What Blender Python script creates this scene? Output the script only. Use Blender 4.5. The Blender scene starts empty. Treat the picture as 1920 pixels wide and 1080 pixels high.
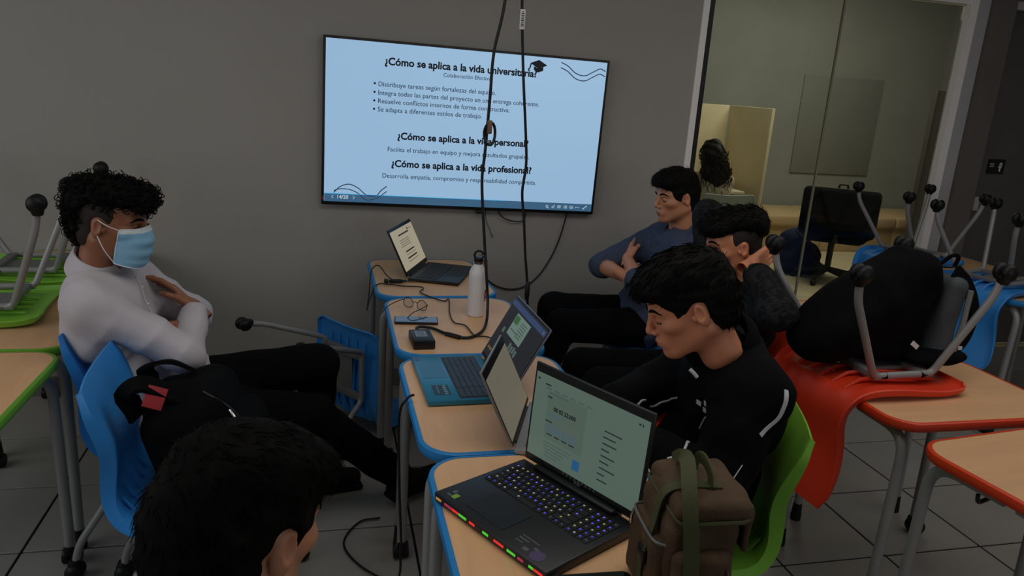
import bpy, bmesh, math, random
import numpy as np
from mathutils import Vector, Matrix
from mathutils.bvhtree import BVHTree

random.seed(7)
rng = np.random.default_rng(7)
S = bpy.context.scene
COL = S.collection
PI = math.pi

# ------------------------------------------------------------------ camera
CAM_H = 1.66
def look(yaw, pitch, roll):
    f = Vector((math.sin(yaw) * math.cos(pitch), math.cos(yaw) * math.cos(pitch), -math.sin(pitch)))
    r = Vector((math.cos(yaw), -math.sin(yaw), 0))
    u = r.cross(f)
    r2 = r * math.cos(roll) + u * math.sin(roll)
    u2 = u * math.cos(roll) - r * math.sin(roll)
    return Matrix((r2, u2, -f)).transposed()
cd = bpy.data.cameras.new('camera')
cam = bpy.data.objects.new('camera', cd)
COL.objects.link(cam)
cam.matrix_world = Matrix.Translation((0, 0, CAM_H)) @ look(math.radians(14.313), math.radians(15.126), math.radians(3.922)).to_4x4()
cd.sensor_width = 36.0
cd.lens = 36.0 * 1409.7 / 1920.0
cd.clip_start = 0.02
S.camera = cam

# ------------------------------------------------------------------ view, world, lights
S.view_settings.view_transform = 'Standard'
S.view_settings.look = 'None'
S.view_settings.gamma = 1.0
S.view_settings.use_curve_mapping = False
S.view_settings.exposure = 0.0
W = bpy.data.worlds.new('world')
S.world = W
W.use_nodes = True
W.node_tree.nodes['Background'].inputs[0].default_value = (0.80, 0.88, 1.0, 1)
W.node_tree.nodes['Background'].inputs[1].default_value = 0.12

def area(name, loc, target, sx, sy, power, col=(1, 1, 1)):
    l = bpy.data.lights.new(name, 'AREA')
    l.shape = 'RECTANGLE'; l.size = sx; l.size_y = sy; l.energy = power; l.color = col
    o = bpy.data.objects.new(name, l); COL.objects.link(o)
    o.location = loc
    d = Vector(target) - Vector(loc)
    o.rotation_euler = d.to_track_quat('-Z', 'Y').to_euler()
    return o
# daylight through the window strip on the left, a ceiling panel, the lamp of the room behind the glass
area('window_daylight', (-2.80, 1.3, 1.75), (0.6, 2.6, 0.7), 3.2, 1.5, 21, (0.93, 0.97, 1.0))
area('ceiling_panel_light', (0.6, 1.5, 2.72), (0.6, 1.5, 0), 2.4, 1.2, 15, (1.0, 0.97, 0.93))
area('fill_light_entrance', (2.9, 1.9, 2.72), (2.9, 1.9, 0), 1.6, 1.2, 9, (1.0, 0.96, 0.92))  # added fill lamp, evens out the brightness towards the right
area('rear_fill_light', (3.0, -2.70, 1.75), (3.2, 3.5, 1.2), 3.2, 1.5, 20, (0.95, 0.98, 1.0))  # added fill lamp behind the camera, brightens upright surfaces at right
area('next_room_light', (4.9, 6.3, 3.32), (4.9, 6.3, 0), 2.4, 1.8, 56, (1.0, 0.92, 0.78))

# ------------------------------------------------------------------ materials
def lin(c):
    c = c / 255.0
    return c / 12.92 if c <= 0.04045 else ((c + 0.055) / 1.055) ** 2.4
def L(rgb):
    return (lin(rgb[0]), lin(rgb[1]), lin(rgb[2]), 1.0)
def mat(name, rgb, rough=0.6, metal=0.0, var=0.0, vscale=8.0, bump=0.0, bscale=60.0, spec=0.5, sss=0.0, coat=0.0, stretch=None, sheen=0.0):
    m = bpy.data.materials.new(name)
    m.use_nodes = True
    nt = m.node_tree
    b = nt.nodes['Principled BSDF']
    b.inputs['Base Color'].default_value = L(rgb)
    b.inputs['Roughness'].default_value = rough
    b.inputs['Metallic'].default_value = metal
    b.inputs['Specular IOR Level'].default_value = spec
    if sss:
        b.inputs['Subsurface Weight'].default_value = sss
        b.inputs['Subsurface Radius'].default_value = (0.012, 0.005, 0.003)
        b.inputs['Subsurface Scale'].default_value = 1.0
    if coat:
        b.inputs['Coat Weight'].default_value = coat
    if sheen:
        b.inputs['Sheen Weight'].default_value = sheen
    if var or bump:
        tc = nt.nodes.new('ShaderNodeTexCoord')
        src = tc.outputs['Object']
        if stretch:
            mp = nt.nodes.new('ShaderNodeMapping')
            mp.inputs['Scale'].default_value = stretch
            nt.links.new(src, mp.inputs[0]); src = mp.outputs[0]
    if var:
        n = nt.nodes.new('ShaderNodeTexNoise')
        n.inputs['Scale'].default_value = vscale
        n.inputs['Detail'].default_value = 6.0
        nt.links.new(src, n.inputs['Vector'])
        mr = nt.nodes.new('ShaderNodeMapRange')
        mr.inputs[1].default_value = 0.3; mr.inputs[2].default_value = 0.7
        mr.inputs[3].default_value = 1 - var; mr.inputs[4].default_value = 1 + var
        nt.links.new(n.outputs['Fac'], mr.inputs[0])
        mx = nt.nodes.new('ShaderNodeMix'); mx.data_type = 'RGBA'; mx.blend_type = 'MULTIPLY'
        mx.inputs[0].default_value = 1.0
        mx.inputs[6].default_value = L(rgb)
        nt.links.new(mr.outputs[0], mx.inputs[7])
        nt.links.new(mx.outputs[2], b.inputs['Base Color'])
    if bump:
        n2 = nt.nodes.new('ShaderNodeTexNoise')
        n2.inputs['Scale'].default_value = bscale
        n2.inputs['Detail'].default_value = 4.0
        nt.links.new(src, n2.inputs['Vector'])
        bp = nt.nodes.new('ShaderNodeBump')
        bp.inputs['Strength'].default_value = bump
        bp.inputs['Distance'].default_value = 0.004
        nt.links.new(n2.outputs['Fac'], bp.inputs['Height'])
        nt.links.new(bp.outputs[0], b.inputs['Normal'])
    return m
def emat(name, rgb, strength=1.0, rough=0.35, base=(8, 8, 10)):
    m = mat(name, base, rough)
    b = m.node_tree.nodes['Principled BSDF']
    b.inputs['Emission Color'].default_value = L(rgb)
    b.inputs['Emission Strength'].default_value = strength
    return m
M = {}
M['wall'] = mat('painted_wall', (164, 160, 153), 0.9, var=0.03, vscale=1.4, bump=0.15, bscale=180)
M['tile'] = mat('floor_tile', (150, 147, 140), 0.45, var=0.06, vscale=3, bump=0.05, bscale=40)
M['grout'] = mat('grout', (34, 33, 31), 0.95, spec=0.1)
M['tile2'] = mat('cream_tile', (205, 192, 160), 0.4, var=0.05, vscale=3)
M['ceiling'] = mat('ceiling_paint', (205, 203, 198), 0.9)
M['baseb'] = mat('baseboard_tile', (112, 110, 104), 0.6)
M['concrete'] = mat('next_room_wall', (152, 155, 150), 0.85, var=0.07, vscale=1.8, bump=0.2, bscale=50)
M['reflection'] = mat('dull_painted_reflection', (134, 137, 131), 0.7, var=0.04, vscale=3)  # reflection in the glass put into the colour
M['alu'] = mat('pale_aluminium', (244, 238, 234), 0.5)
M['alu2'] = mat('grey_aluminium', (176, 174, 176), 0.5)
M['brown'] = mat('dark_panel', (102, 96, 91), 0.6, var=0.05, vscale=4)
M['door'] = mat('dark_door', (86, 82, 78), 0.55, var=0.06, vscale=5)
M['black'] = mat('black_plastic', (14, 14, 15), 0.45)
M['rubber'] = mat('black_rubber', (7, 7, 8), 0.5, spec=0.35)
M['steel'] = mat('grey_tube', (150, 149, 148), 0.42, metal=0.2, var=0.05, vscale=9)
M['steeldk'] = mat('grey_plate', (122, 122, 122), 0.5, metal=0.3)
M['chrome'] = mat('chrome', (205, 205, 205), 0.18, metal=1.0)
M['lam'] = mat('beige_laminate', (224, 176, 130), 0.42, var=0.07, vscale=30, stretch=(1, 0.12, 1), bump=0.03, bscale=120)
M['lamO'] = M['lam']
for n, c in dict(blue=(34, 128, 194), green=(104, 168, 40), orange=(214, 60, 22)).items():
    M['band_' + n] = mat('edge_band_' + n, c, 0.42)
    M['shell_' + n] = mat('chair_shell_' + n, {'blue': (48, 140, 220), 'green': (128, 190, 62), 'orange': (226, 58, 24)}[n], 0.48, bump=0.06, bscale=250)
M['white'] = mat('white_plastic', (225, 225, 225), 0.45)
M['cream'] = mat('cream_panel_fabric', (226, 212, 176), 0.85, var=0.05, vscale=5, bump=0.1, bscale=150)
M['benchm'] = mat('beige_upholstery', (196, 170, 128), 0.8, var=0.06, vscale=4)
M['palechair'] = mat('pale_grey_shell', (178, 190, 190), 0.5)
M['blackfab'] = mat('black_fabric', (9, 9, 11), 0.9, bump=0.25, bscale=300, spec=0.1)
M['navyfab'] = mat('navy_fabric', (24, 32, 62), 0.8, bump=0.25, bscale=200, spec=0.3)
M['olive'] = mat('brown_canvas', (82, 64, 46), 0.85, var=0.22, vscale=10, bump=0.5, bscale=120, spec=0.3)
M['strap'] = mat('olive_webbing', (74, 76, 48), 0.8, bump=0.4, bscale=260, spec=0.3)
M['red'] = mat('red_tag', (150, 26, 34), 0.7)

# ------------------------------------------------------------------ mesh helpers
def linkobj(name, me, parent=None):
    o = bpy.data.objects.new(name, me)
    COL.objects.link(o)
    if parent is not None:
        o.parent = parent
    return o
def empty(name, loc=(0, 0, 0), rz=0.0):
    o = bpy.data.objects.new(name, None)
    o.empty_display_size = 0.1
    COL.objects.link(o)
    o.location = loc
    o.rotation_euler = (0, 0, rz)
    return o
def tag(o, label=None, cat=None, group=None, kind=None):
    if label: o['label'] = label
    if cat: o['category'] = cat
    if group: o['group'] = group
    if kind: o['kind'] = kind
    return o
def thing(name, label, cat, loc=(0, 0, 0), rz=0.0, group=None):
    return tag(empty(name, loc, rz), label, cat, group)
def dup(o, parent=None, label=None, group=None):
    c = o.copy(); COL.objects.link(c); c.parent = parent
    if label: c['label'] = label
    if group: c['group'] = group
    for ch in list(o.children):
        dup(ch, c)
    return c

def fillet(pts, r=0.05, n=6):
    P = [Vector(p) for p in pts]
    out = [P[0]]
    for i in range(1, len(P) - 1):
        a, b, c = P[i - 1], P[i], P[i + 1]
        u = (a - b); v = (c - b)
        rr = min(r, u.length * 0.49, v.length * 0.49)
        s = b + u.normalized() * rr; e = b + v.normalized() * rr
        for k in range(n + 1):
            t = k / n
            out.append(s * (1 - t) ** 2 + b * 2 * t * (1 - t) + e * t * t)
    out.append(P[-1])
    return out
def spline(pts, n=8):
    P = [Vector(p) for p in pts]
    if len(P) < 3: return P
    Q = [P[0] * 2 - P[1]] + P + [P[-1] * 2 - P[-2]]
    out = []
    for i in range(1, len(Q) - 2):
        p0, p1, p2, p3 = Q[i - 1], Q[i], Q[i + 1], Q[i + 2]
        for k in range(n):
            t = k / n
            out.append(0.5 * ((2 * p1) + (p2 - p0) * t + (2 * p0 - 5 * p1 + 4 * p2 - p3) * t * t + (3 * p1 - p0 - 3 * p2 + p3) * t ** 3))
    out.append(P[-1])
    return out

class MB:
    def __init__(s):
        s.v = []; s.f = []; s.m = []
    def add(s, vs, fs, mi=0, T=None):
        b = len(s.v)
        if T is not None:
            vs = [T @ Vector(v) for v in vs]
        s.v.extend([tuple(v) for v in vs])
        for f in fs:
            s.f.append(tuple(b + i for i in f)); s.m.append(mi)
        return s
    def box(s, c, size, T=None, mi=0, bev=0.0, seg=2):
        bm = bmesh.new()
        bmesh.ops.create_cube(bm, size=1.0)
        bmesh.ops.scale(bm, vec=size, verts=bm.verts)
        if bev > 0:
            bmesh.ops.bevel(bm, geom=bm.edges[:], offset=bev, segments=seg, affect='EDGES', profile=0.5)
        bmesh.ops.translate(bm, vec=c, verts=bm.verts)
        bm.verts.index_update()
        vs = [v.co.copy() for v in bm.verts]; fs = [[v.index for v in f.verts] for f in bm.faces]
        bm.free()
        return s.add(vs, fs, mi, T)
    def tube(s, pts, r, n=10, mi=0, T=None, close=False):
        P = [Vector(p) for p in pts]
        rr = r if isinstance(r, (list, tuple)) else [r] * len(P)
        vs = []; fs = []
        up = None
        for i, p in enumerate(P):
            if close:
                t = P[(i + 1) % len(P)] - P[i - 1]
            else:
                t = P[min(i + 1, len(P) - 1)] - P[max(i - 1, 0)]
            t.normalize()
            if up is None:
                up = t.orthogonal().normalized()
            else:
                up = (up - t * up.dot(t))
                if up.length < 1e-6: up = t.orthogonal()
                up.normalize()
            sd = t.cross(up)
            for k in range(n):
                a = 2 * PI * k / n
                vs.append(p + (up * math.cos(a) + sd * math.sin(a)) * rr[i])
        m = len(P)
        for i in range(m if close else m - 1):
            j = (i + 1) % m
            for k in range(n):
                fs.append((i * n + k, i * n + (k + 1) % n, j * n + (k + 1) % n, j * n + k))
        if not close:
            fs.append(tuple(reversed(range(n)))); fs.append(tuple((m - 1) * n + k for k in range(n)))
        return s.add(vs, fs, mi, T)
    def lathe(s, prof, n=24, mi=0, T=None):
        vs = []; fs = []
        for (r, z) in prof:
            for k in range(n):
                a = 2 * PI * k / n
                vs.append((r * math.cos(a), r * math.sin(a), z))
        for i in range(len(prof) - 1):
            for k in range(n):
                fs.append((i * n + k, i * n + (k + 1) % n, (i + 1) * n + (k + 1) % n, (i + 1) * n + k))
        fs.append(tuple(reversed(range(n)))); fs.append(tuple((len(prof) - 1) * n + k for k in range(n)))
        return s.add(vs, fs, mi, T)
    def sph(s, c, r, n=12, mi=0, T=None):
        if not isinstance(r, (list, tuple)): r = (r, r, r)
        vs = [(c[0], c[1], c[2] - r[2])]; fs = []
        rows = n // 2
        for i in range(1, rows):
            a = PI * i / rows - PI / 2
            for k in range(n):
                b = 2 * PI * k / n
                vs.append((c[0] + r[0] * math.cos(a) * math.cos(b), c[1] + r[1] * math.cos(a) * math.sin(b), c[2] + r[2] * math.sin(a)))
        vs.append((c[0], c[1], c[2] + r[2]))
        for k in range(n):
            fs.append((0, 1 + (k + 1) % n, 1 + k))
        for i in range(rows - 2):
            for k in range(n):
                a = 1 + i * n; b = a + n
                fs.append((a + k, a + (k + 1) % n, b + (k + 1) % n, b + k))
        t = len(vs) - 1; a = 1 + (rows - 2) * n
        for k in range(n):
            fs.append((a + k, a + (k + 1) % n, t))
        return s.add(vs, fs, mi, T)
    def prism(s, poly, z0, z1, mi=0, T=None):
        n = len(poly)
        vs = [(x, y, z0) for x, y in poly] + [(x, y, z1) for x, y in poly]
        fs = [tuple(reversed(range(n))), tuple(range(n, 2 * n))]
        for k in range(n):
            fs.append((k, (k + 1) % n, n + (k + 1) % n, n + k))
        return s.add(vs, fs, mi, T)
    def grid(s, rows, mi=0, T=None, closev=False):
        nu = len(rows); nv = len(rows[0])
        vs = [p for r in rows for p in r]; fs = []
        for i in range(nu - 1):
            for j in range(nv if closev else nv - 1):
                k = (j + 1) % nv
                fs.append((i * nv + j, (i + 1) * nv + j, (i + 1) * nv + k, i * nv + k))
        return s.add(vs, fs, mi, T)
    def mesh(s, name, mats, smooth=True, angle=0.7, recalc=True):
        me = bpy.data.meshes.new(name)
        me.from_pydata(s.v, [], s.f)
        if not isinstance(mats, (list, tuple)): mats = [mats]
        for m in mats: me.materials.append(m)
        if len(mats) > 1: me.polygons.foreach_set('material_index', s.m)
        if recalc:
            bm = bmesh.new(); bm.from_mesh(me)
            bmesh.ops.recalc_face_normals(bm, faces=bm.faces)
            bm.to_mesh(me); bm.free()
        if smooth:
            me.shade_smooth(); me.set_sharp_from_angle(angle=angle)
        me.update()
        return me
    def build(s, name, mats, parent=None, smooth=True, angle=0.7, recalc=True):
        return linkobj(name, s.mesh(name, mats, smooth, angle, recalc), parent)

def rrect(w, h, r, n=8):
    out = []
    for cx, cy, a0 in ((w / 2 - r, h / 2 - r, 0), (-w / 2 + r, h / 2 - r, PI / 2), (-w / 2 + r, -h / 2 + r, PI), (w / 2 - r, -h / 2 + r, 1.5 * PI)):
        for k in range(n + 1):
            a = a0 + PI / 2 * k / n
            out.append((cx + r * math.cos(a), cy + r * math.sin(a)))
    return out
def frame_from(x, z):
    x = Vector(x).normalized(); z = Vector(z)
    y = z.cross(x).normalized(); z = x.cross(y)
    return Matrix((x, y, z)).transposed()
def textmesh(name, body, size, m, parent, T, align='LEFT', bold=0.0, spacing=1.0, shear=0.0):
    c = bpy.data.curves.new(name, 'FONT')
    c.body = body; c.size = size; c.align_x = align; c.offset = bold; c.space_character = spacing
    c.shear = shear; c.resolution_u = 3; c.extrude = 0.0003
    t = bpy.data.objects.new(name, c); COL.objects.link(t)
    bpy.context.view_layer.update()
    me = bpy.data.meshes.new_from_object(t.evaluated_get(bpy.context.evaluated_depsgraph_get()))
    bpy.data.objects.remove(t); bpy.data.curves.remove(c)
    me.materials.clear(); me.materials.append(m); me.name = name
    o = linkobj(name, me, parent)
    o.matrix_local = T
    return o
# ------------------------------------------------------------------ the setting
WY = 3.93            # wall with the screen
GY = 4.35            # glass partition
XE = 1.948           # end of the painted wall
def struct(name, mb, m, parent=None, smooth=False):
    o = mb.build(name, m, parent, smooth=smooth)
    if parent is None: o['kind'] = 'structure'
    return o
fl = struct('floor', MB().box((1.6, 0.8, -0.03), (9.4, 7.1, 0.05)), M['grout'])
TS = 0.4455
tile_me = MB().box((0, 0, 0), (TS - 0.009, TS - 0.009, 0.012), bev=0.0015, seg=1).mesh('tile', M['tile'], smooth=False)
# tile joints measured in the photograph: a joint runs along y at x=-1.02, a joint along x at y=2.557
for i in range(-3, 14):
    for j in range(-7, 4):
        x = -1.02 + (i + 0.5) * TS; y = 2.557 + (j + 0.5) * TS
        if x < -2.9 or x > 5.0 or y > GY - 0.2 or y < -0.8: continue
        t = linkobj('tile', tile_me, fl); t.location = (x, y, -0.006)
fl2 = struct('floor_next_room', MB().box((5.2, 6.4, -0.03), (8.6, 4.0, 0.05)), M['grout'])
tile2_me = MB().box((0, 0, 0), (TS - 0.006, TS - 0.006, 0.012), bev=0.0015, seg=1).mesh('cream_tile', M['tile2'], smooth=False)
for i in range(6, 21):
    for j in range(4, 13):
        x = -1.02 + (i + 0.5) * TS; y = 2.557 + (j + 0.5) * TS
        if x < 1.5 or y > 8.3 or y < GY: continue
        t = linkobj('tile', tile2_me, fl2); t.location = (x, y, -0.006)
struct('wall_back', MB().box(((XE - 3.1) / 2, WY + 0.19, 1.375), (XE + 3.1, 0.38, 2.75)), M['wall'])
struct('trim_2', MB().box((XE + 0.018, WY + 0.185, 1.375), (0.036, 0.39, 2.75)), M['alu'])
struct('baseboard_back', MB().box(((XE - 3.1) / 2, WY - 0.006, 0.05), (XE + 3.1, 0.012, 0.10)), M['baseb'])
# window wall on the left (outside the frame), rear wall and ceiling
wl = MB()
wl.box((-3.05, 0.5, 0.45), (0.1, 6.8, 0.9)).box((-3.05, 0.5, 2.65), (0.1, 6.8, 0.2))
wl.box((-3.05, -1.75, 1.72), (0.1, 2.3, 1.65)).box((-3.05, 3.5, 1.72), (0.1, 0.85, 1.65))
struct('wall_left', wl, M['wall'])
struct('wall_rear', MB().box((1.6, -2.8, 0.45), (9.4, 0.1, 0.9)).box((1.6, -2.8, 2.65), (9.4, 0.1, 0.2)).box((-0.9, -2.8, 1.72), (4.4, 0.1, 1.65)).box((5.5, -2.8, 1.72), (1.6, 0.1, 1.65)), M['wall'])
wr_ = empty('added_rear_window', (3.0, -2.8, 0)); wr_['kind'] = 'structure'  # made-up window frame, added around the rear fill lamp
for xx in (-1.68, -0.56, 0.56, 1.68):
    MB().box((xx, 0, 1.72), (0.05, 0.06, 1.64)).build('frame_post', M['alu'], wr_, smooth=False)
for zz in (0.92, 2.53):
    MB().box((0, 0, zz), (3.31, 0.06, 0.05)).build('frame_rail', M['alu'], wr_, smooth=False)
struct('ceiling', MB().box((1.6, 0.8, 2.80), (9.4, 7.1, 0.1)), M['ceiling'])
struct('ceiling_next_room', MB().box((5.2, 6.4, 3.45), (8.6, 4.2, 0.1)), M['ceiling'])
struct('wall_right', MB().box((6.3, 0.78, 1.375), (0.1, 7.1, 2.75)), M['wall'])
wf = empty('window_1', (-3.05, 1.25, 0)); wf['kind'] = 'structure'
for yy in (-1.84, -0.62, 0.62, 1.84):
    MB().box((0, yy, 1.72), (0.06, 0.05, 1.64)).build('frame_post', M['alu'], wf, smooth=False)
for zz in (0.92, 2.53):
    MB().box((0, 0, zz), (0.06, 3.63, 0.05)).build('frame_rail', M['alu'], wf, smooth=False)

# glass partition with two panes
glass = bpy.data.materials.new('partition_glass'); glass.use_nodes = True
nt = glass.node_tree; nt.nodes.remove(nt.nodes['Principled BSDF'])
tr = nt.nodes.new('ShaderNodeBsdfTransparent'); tr.inputs[0].default_value = (0.83, 0.86, 0.82, 1)
gl = nt.nodes.new('ShaderNodeBsdfGlossy'); gl.inputs['Roughness'].default_value = 0.03
fr = nt.nodes.new('ShaderNodeFresnel'); fr.inputs[0].default_value = 1.35
mx = nt.nodes.new('ShaderNodeMixShader')
nt.links.new(fr.outputs[0], mx.inputs[0]); nt.links.new(tr.outputs[0], mx.inputs[1]); nt.links.new(gl.outputs[0], mx.inputs[2])
nt.links.new(mx.outputs[0], nt.nodes['Material Output'].inputs[0])
gw = empty('window_2', (0, GY, 0)); gw['kind'] = 'structure'; gw['label'] = 'tall two-pane glass partition with pale aluminium frame'
JL, SE, JR, TOPZ = 2.205, 3.105, 3.99, 2.345
MB().box(((JL + SE) / 2, 0, TOPZ / 2), (SE - JL - 0.006, 0.01, TOPZ)).build('pane', glass, gw, smooth=False)
MB().box(((JR + SE) / 2, 0, TOPZ / 2), (JR - SE - 0.006, 0.01, TOPZ)).build('pane', glass, gw, smooth=False)
MB().box((SE, 0, TOPZ / 2), (0.012, 0.014, TOPZ)).build('joint_strip', mat('joint_silicone', (150, 146, 124), 0.5), gw, smooth=False)
MB().box((JL - 0.02, 0, 1.2), (0.045, 0.10, 2.40)).build('jamb', M['black'], gw, smooth=False)
MB().box((JR + 0.03, -0.02, 1.2), (0.06, 0.06, 2.40)).build('jamb', M['alu'], gw, smooth=False)
MB().box((JR + 0.10, -0.01, 1.2), (0.085, 0.09, 2.40)).build('jamb', M['alu2'], gw, smooth=False)
MB().box(((JL + JR) / 2, 0, TOPZ + 0.03), (JR - JL + 0.2, 0.09, 0.06)).build('head_rail', M['alu'], gw, smooth=False)
MB().box(((JL + JR) / 2, 0, 0.02), (JR - JL, 0.08, 0.05)).build('sill_rail', M['alu2'], gw, smooth=False)
struct('wall_above_glass', MB().box(((JL + JR) / 2, GY, 2.90), (JR - JL + 0.3, 0.10, 1.02)).box((1.9, GY + 0.05, 1.70), (0.45, 0.10, 3.40)).box((6.9, GY + 0.05, 3.1), (5.2, 0.10, 0.65)), M['wall'])
struct('trim_1', MB().box((JR + 0.235, GY, 1.375), (0.18, 0.16, 2.75)), M['brown'])
struct('wall_front_door', MB().box((5.85, GY + 0.05, 1.375), (0.9, 0.1, 2.75)).box((4.9, GY + 0.05, 2.57), (1.2, 0.1, 0.36)), M['brown'])
dr = empty('door_1', (4.87, GY, 0)); dr['kind'] = 'structure'
MB().box((0, 0.05, 1.18), (1.03, 0.05, 2.33), bev=0.004).build('door_leaf', M['door'], dr)
MB().box((0, 0.01, 2.37), (1.10, 0.10, 0.05)).build('door_head', M['alu2'], dr, smooth=False)
MB().box((-0.545, 0.02, 1.19), (0.035, 0.10, 2.38)).build('door_jamb', M['black'], dr, smooth=False)
lk = MB(); lk.box((-0.33, 0.012, 1.075), (0.13, 0.02, 0.028), bev=0.005); lk.build('lever_handle', M['alu'], dr)
MB().box((-0.43, 0.018, 1.065), (0.045, 0.015, 0.10), bev=0.004).build('lock_plate', M['alu2'], dr)
sg = MB().box((-0.335, 0.015, 1.33), (0.135, 0.008, 0.10)).build('push_sign', M['black'], dr, smooth=False)
sw = mat('sign_white', (215, 215, 210), 0.6)
T = Matrix.Translation((-0.335, 0.010, 1.33)) @ Matrix.Rotation(PI / 2, 4, 'X')
hd = MB()
hd.box((0.030, 0.000, 0), (0.022, 0.020, 0.001), T)
for k in range(4):
    hd.box((0.022 + k * 0.0065, 0.018 - abs(k - 1.5) * 0.003, 0), (0.0045, 0.024, 0.001), T)
hd.box((0.014, -0.006, 0), (0.010, 0.006, 0.001), T @ Matrix.Rotation(0.5, 4, 'Z')).box((0.030, -0.022, 0), (0.013, 0.022, 0.001), T)
hd.build('hand_symbol', sw, sg, smooth=False)
li = MB()
for k, w in enumerate((0.034, 0.028, 0.036)):
    li.box((-0.042, 0.018 - k * 0.010, 0), (w, 0.0035, 0.001), T)
li.build('sign_lines', sw, sg, smooth=False)

# room behind the glass
struct('wall_next_room', MB().box((5.2, 8.45, 1.70), (8.6, 0.1, 3.40)), M['concrete'])
struct('wall_next_room_left', MB().box((1.6, 6.4, 1.70), (0.1, 4.2, 3.40)), M['concrete'])
struct('wall_next_room_right', MB().box((9.4, 6.4, 1.70), (0.1, 4.2, 3.40)), M['concrete'])
pn = MB().box((6.17, 8.39, 1.42), (1.12, 0.02, 1.18), bev=0.003).build('painted_reflection', M['reflection'])  # darker square painted in place of a reflection in the glass
tag(pn, 'dull grey square painted as a reflection in the glass', 'reflection')
# ------------------------------------------------------------------ desks
def make_desk(col):
    r = empty('student_desk')
    W2, L2 = 0.54, 0.70
    top = rrect(W2 - 0.024, L2 - 0.024, 0.085, 8)
    MB().prism(top, 0.726, 0.7508).build('tabletop', M['lam'], r, angle=0.5)
    out = rrect(W2 - 0.024, L2 - 0.024, 0.085, 8)
    n = len(out); rows = []
    prof = [(0.0, 0.7515), (0.006, 0.7525), (0.012, 0.749), (0.0145, 0.738), (0.012, 0.726), (0.006, 0.720), (-0.004, 0.720)]
    for i in range(n):
        p = Vector(out[i]); t = Vector(out[(i + 1) % n]) - Vector(out[i - 1]); t.normalize()
        nn = Vector((t.y, -t.x))
        rows.append([(p.x + nn.x * a, p.y + nn.y * a, z) for a, z in prof])
    rows.append(rows[0])
    MB().grid(rows).build('edge_band', M['band_' + col], r)
    MB().box((0, 0, 0.708), (0.30, 0.56, 0.022), bev=0.004).build('under_frame', M['steeldk'], r)
    for sx in (-1, 1):
        for sy in (-1, 1):
            pts = fillet([(sx * 0.02, sy * 0.285, 0.700), (sx * 0.238, sy * 0.290, 0.700), (sx * 0.240, sy * 0.305, 0.055)], 0.085, 7)
            lg = MB().tube(pts, 0.0165, 12).build('leg', M['steel'], r)
            if sy > 0:
                c = MB()
                c.box((sx * 0.240, sy * 0.305, 0.062), (0.03, 0.045, 0.03), bev=0.008)
                for e in (-1, 1):
                    T = Matrix.Translation((sx * 0.240 + e * 0.016, sy * 0.318, 0.030)) @ Matrix.Rotation(PI / 2, 4, 'Y')
                    c.lathe([(0.012, -0.010), (0.028, -0.010), (0.030, -0.006), (0.030, 0.006), (0.028, 0.010), (0.012, 0.010)], 18, T=T)
                c.box((sx * 0.240, sy * 0.335, 0.045), (0.02, 0.03, 0.012), bev=0.004)
                c.build('castor', M['rubber'], lg)
            else:
                g = MB().lathe([(0.012, 0.0), (0.021, 0.0), (0.022, 0.012), (0.019, 0.05), (0.018, 0.075)], 14, T=Matrix.Translation((sx * 0.240, sy * 0.3045, 0)))
                g.build('foot_cap', M['rubber'], lg)
    hk = MB().tube(fillet([(0.10, 0.22, 0.70), (0.10, 0.22, 0.655), (0.10, 0.27, 0.645), (0.10, 0.275, 0.672)], 0.015, 4), 0.006, 8)
    hk.build('bag_hook', M['black'], r)
    return r
DESK = {}
def desk(col, x, y, rz, label, group):
    if col not in DESK:
        o = DESK[col] = make_desk(col)
    else:
        o = dup(DESK[col])
    o.location = (x, y, 0); o.rotation_euler = (0, 0, rz)
    tag(o, label, 'desk', group)
    return o
G1 = 'blue-edged desks in the middle row'; G2 = 'orange-edged desks on the right'; G3 = 'green-edged desks along the left'
desk('blue', 0.505, 1.336, 0.0, 'blue-edged desk carrying the gaming laptop and the canvas bag', G1)
desk('blue', 0.500, 2.042, 0.01, 'blue-edged desk carrying the teal laptop', G1)
desk('blue', 0.500, 2.750, 0.0, 'blue-edged desk carrying the white bottle and eyeglasses', G1)
desk('blue', 0.470, 3.466, 0.02, 'blue-edged desk against the wall carrying the small laptop', G1)
desk('orange', 2.020, 2.000, -PI / 2, 'orange-edged desk under the upside-down orange chair', G2)
desk('orange', 2.000, 1.400, PI / 2 + 0.12, 'bare orange-edged desk nearest the camera at right', G2)
desk('orange', 2.130, 2.700, 0.0, 'orange-edged desk behind the youth with hands behind his head', G2)
desk('blue', 3.770, 3.935, PI / 2, 'desk by the door frame under an upside-down blue chair', 'desks by the door')
desk('blue', 3.800, 3.270, PI / 2, 'desk at right edge under the blue chair whose back hangs down', 'desks by the door')
desk('green', -1.075, 2.160, 0.0, 'bare green-edged desk at the left edge', G3)
desk('green', -1.075, 2.867, 0.0, 'green-edged desk under the nearer upturned green chair', G3)
desk('green', -1.105, 3.572, 0.0, 'green-edged desk against the wall under the farther upturned green chair', G3)

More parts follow.
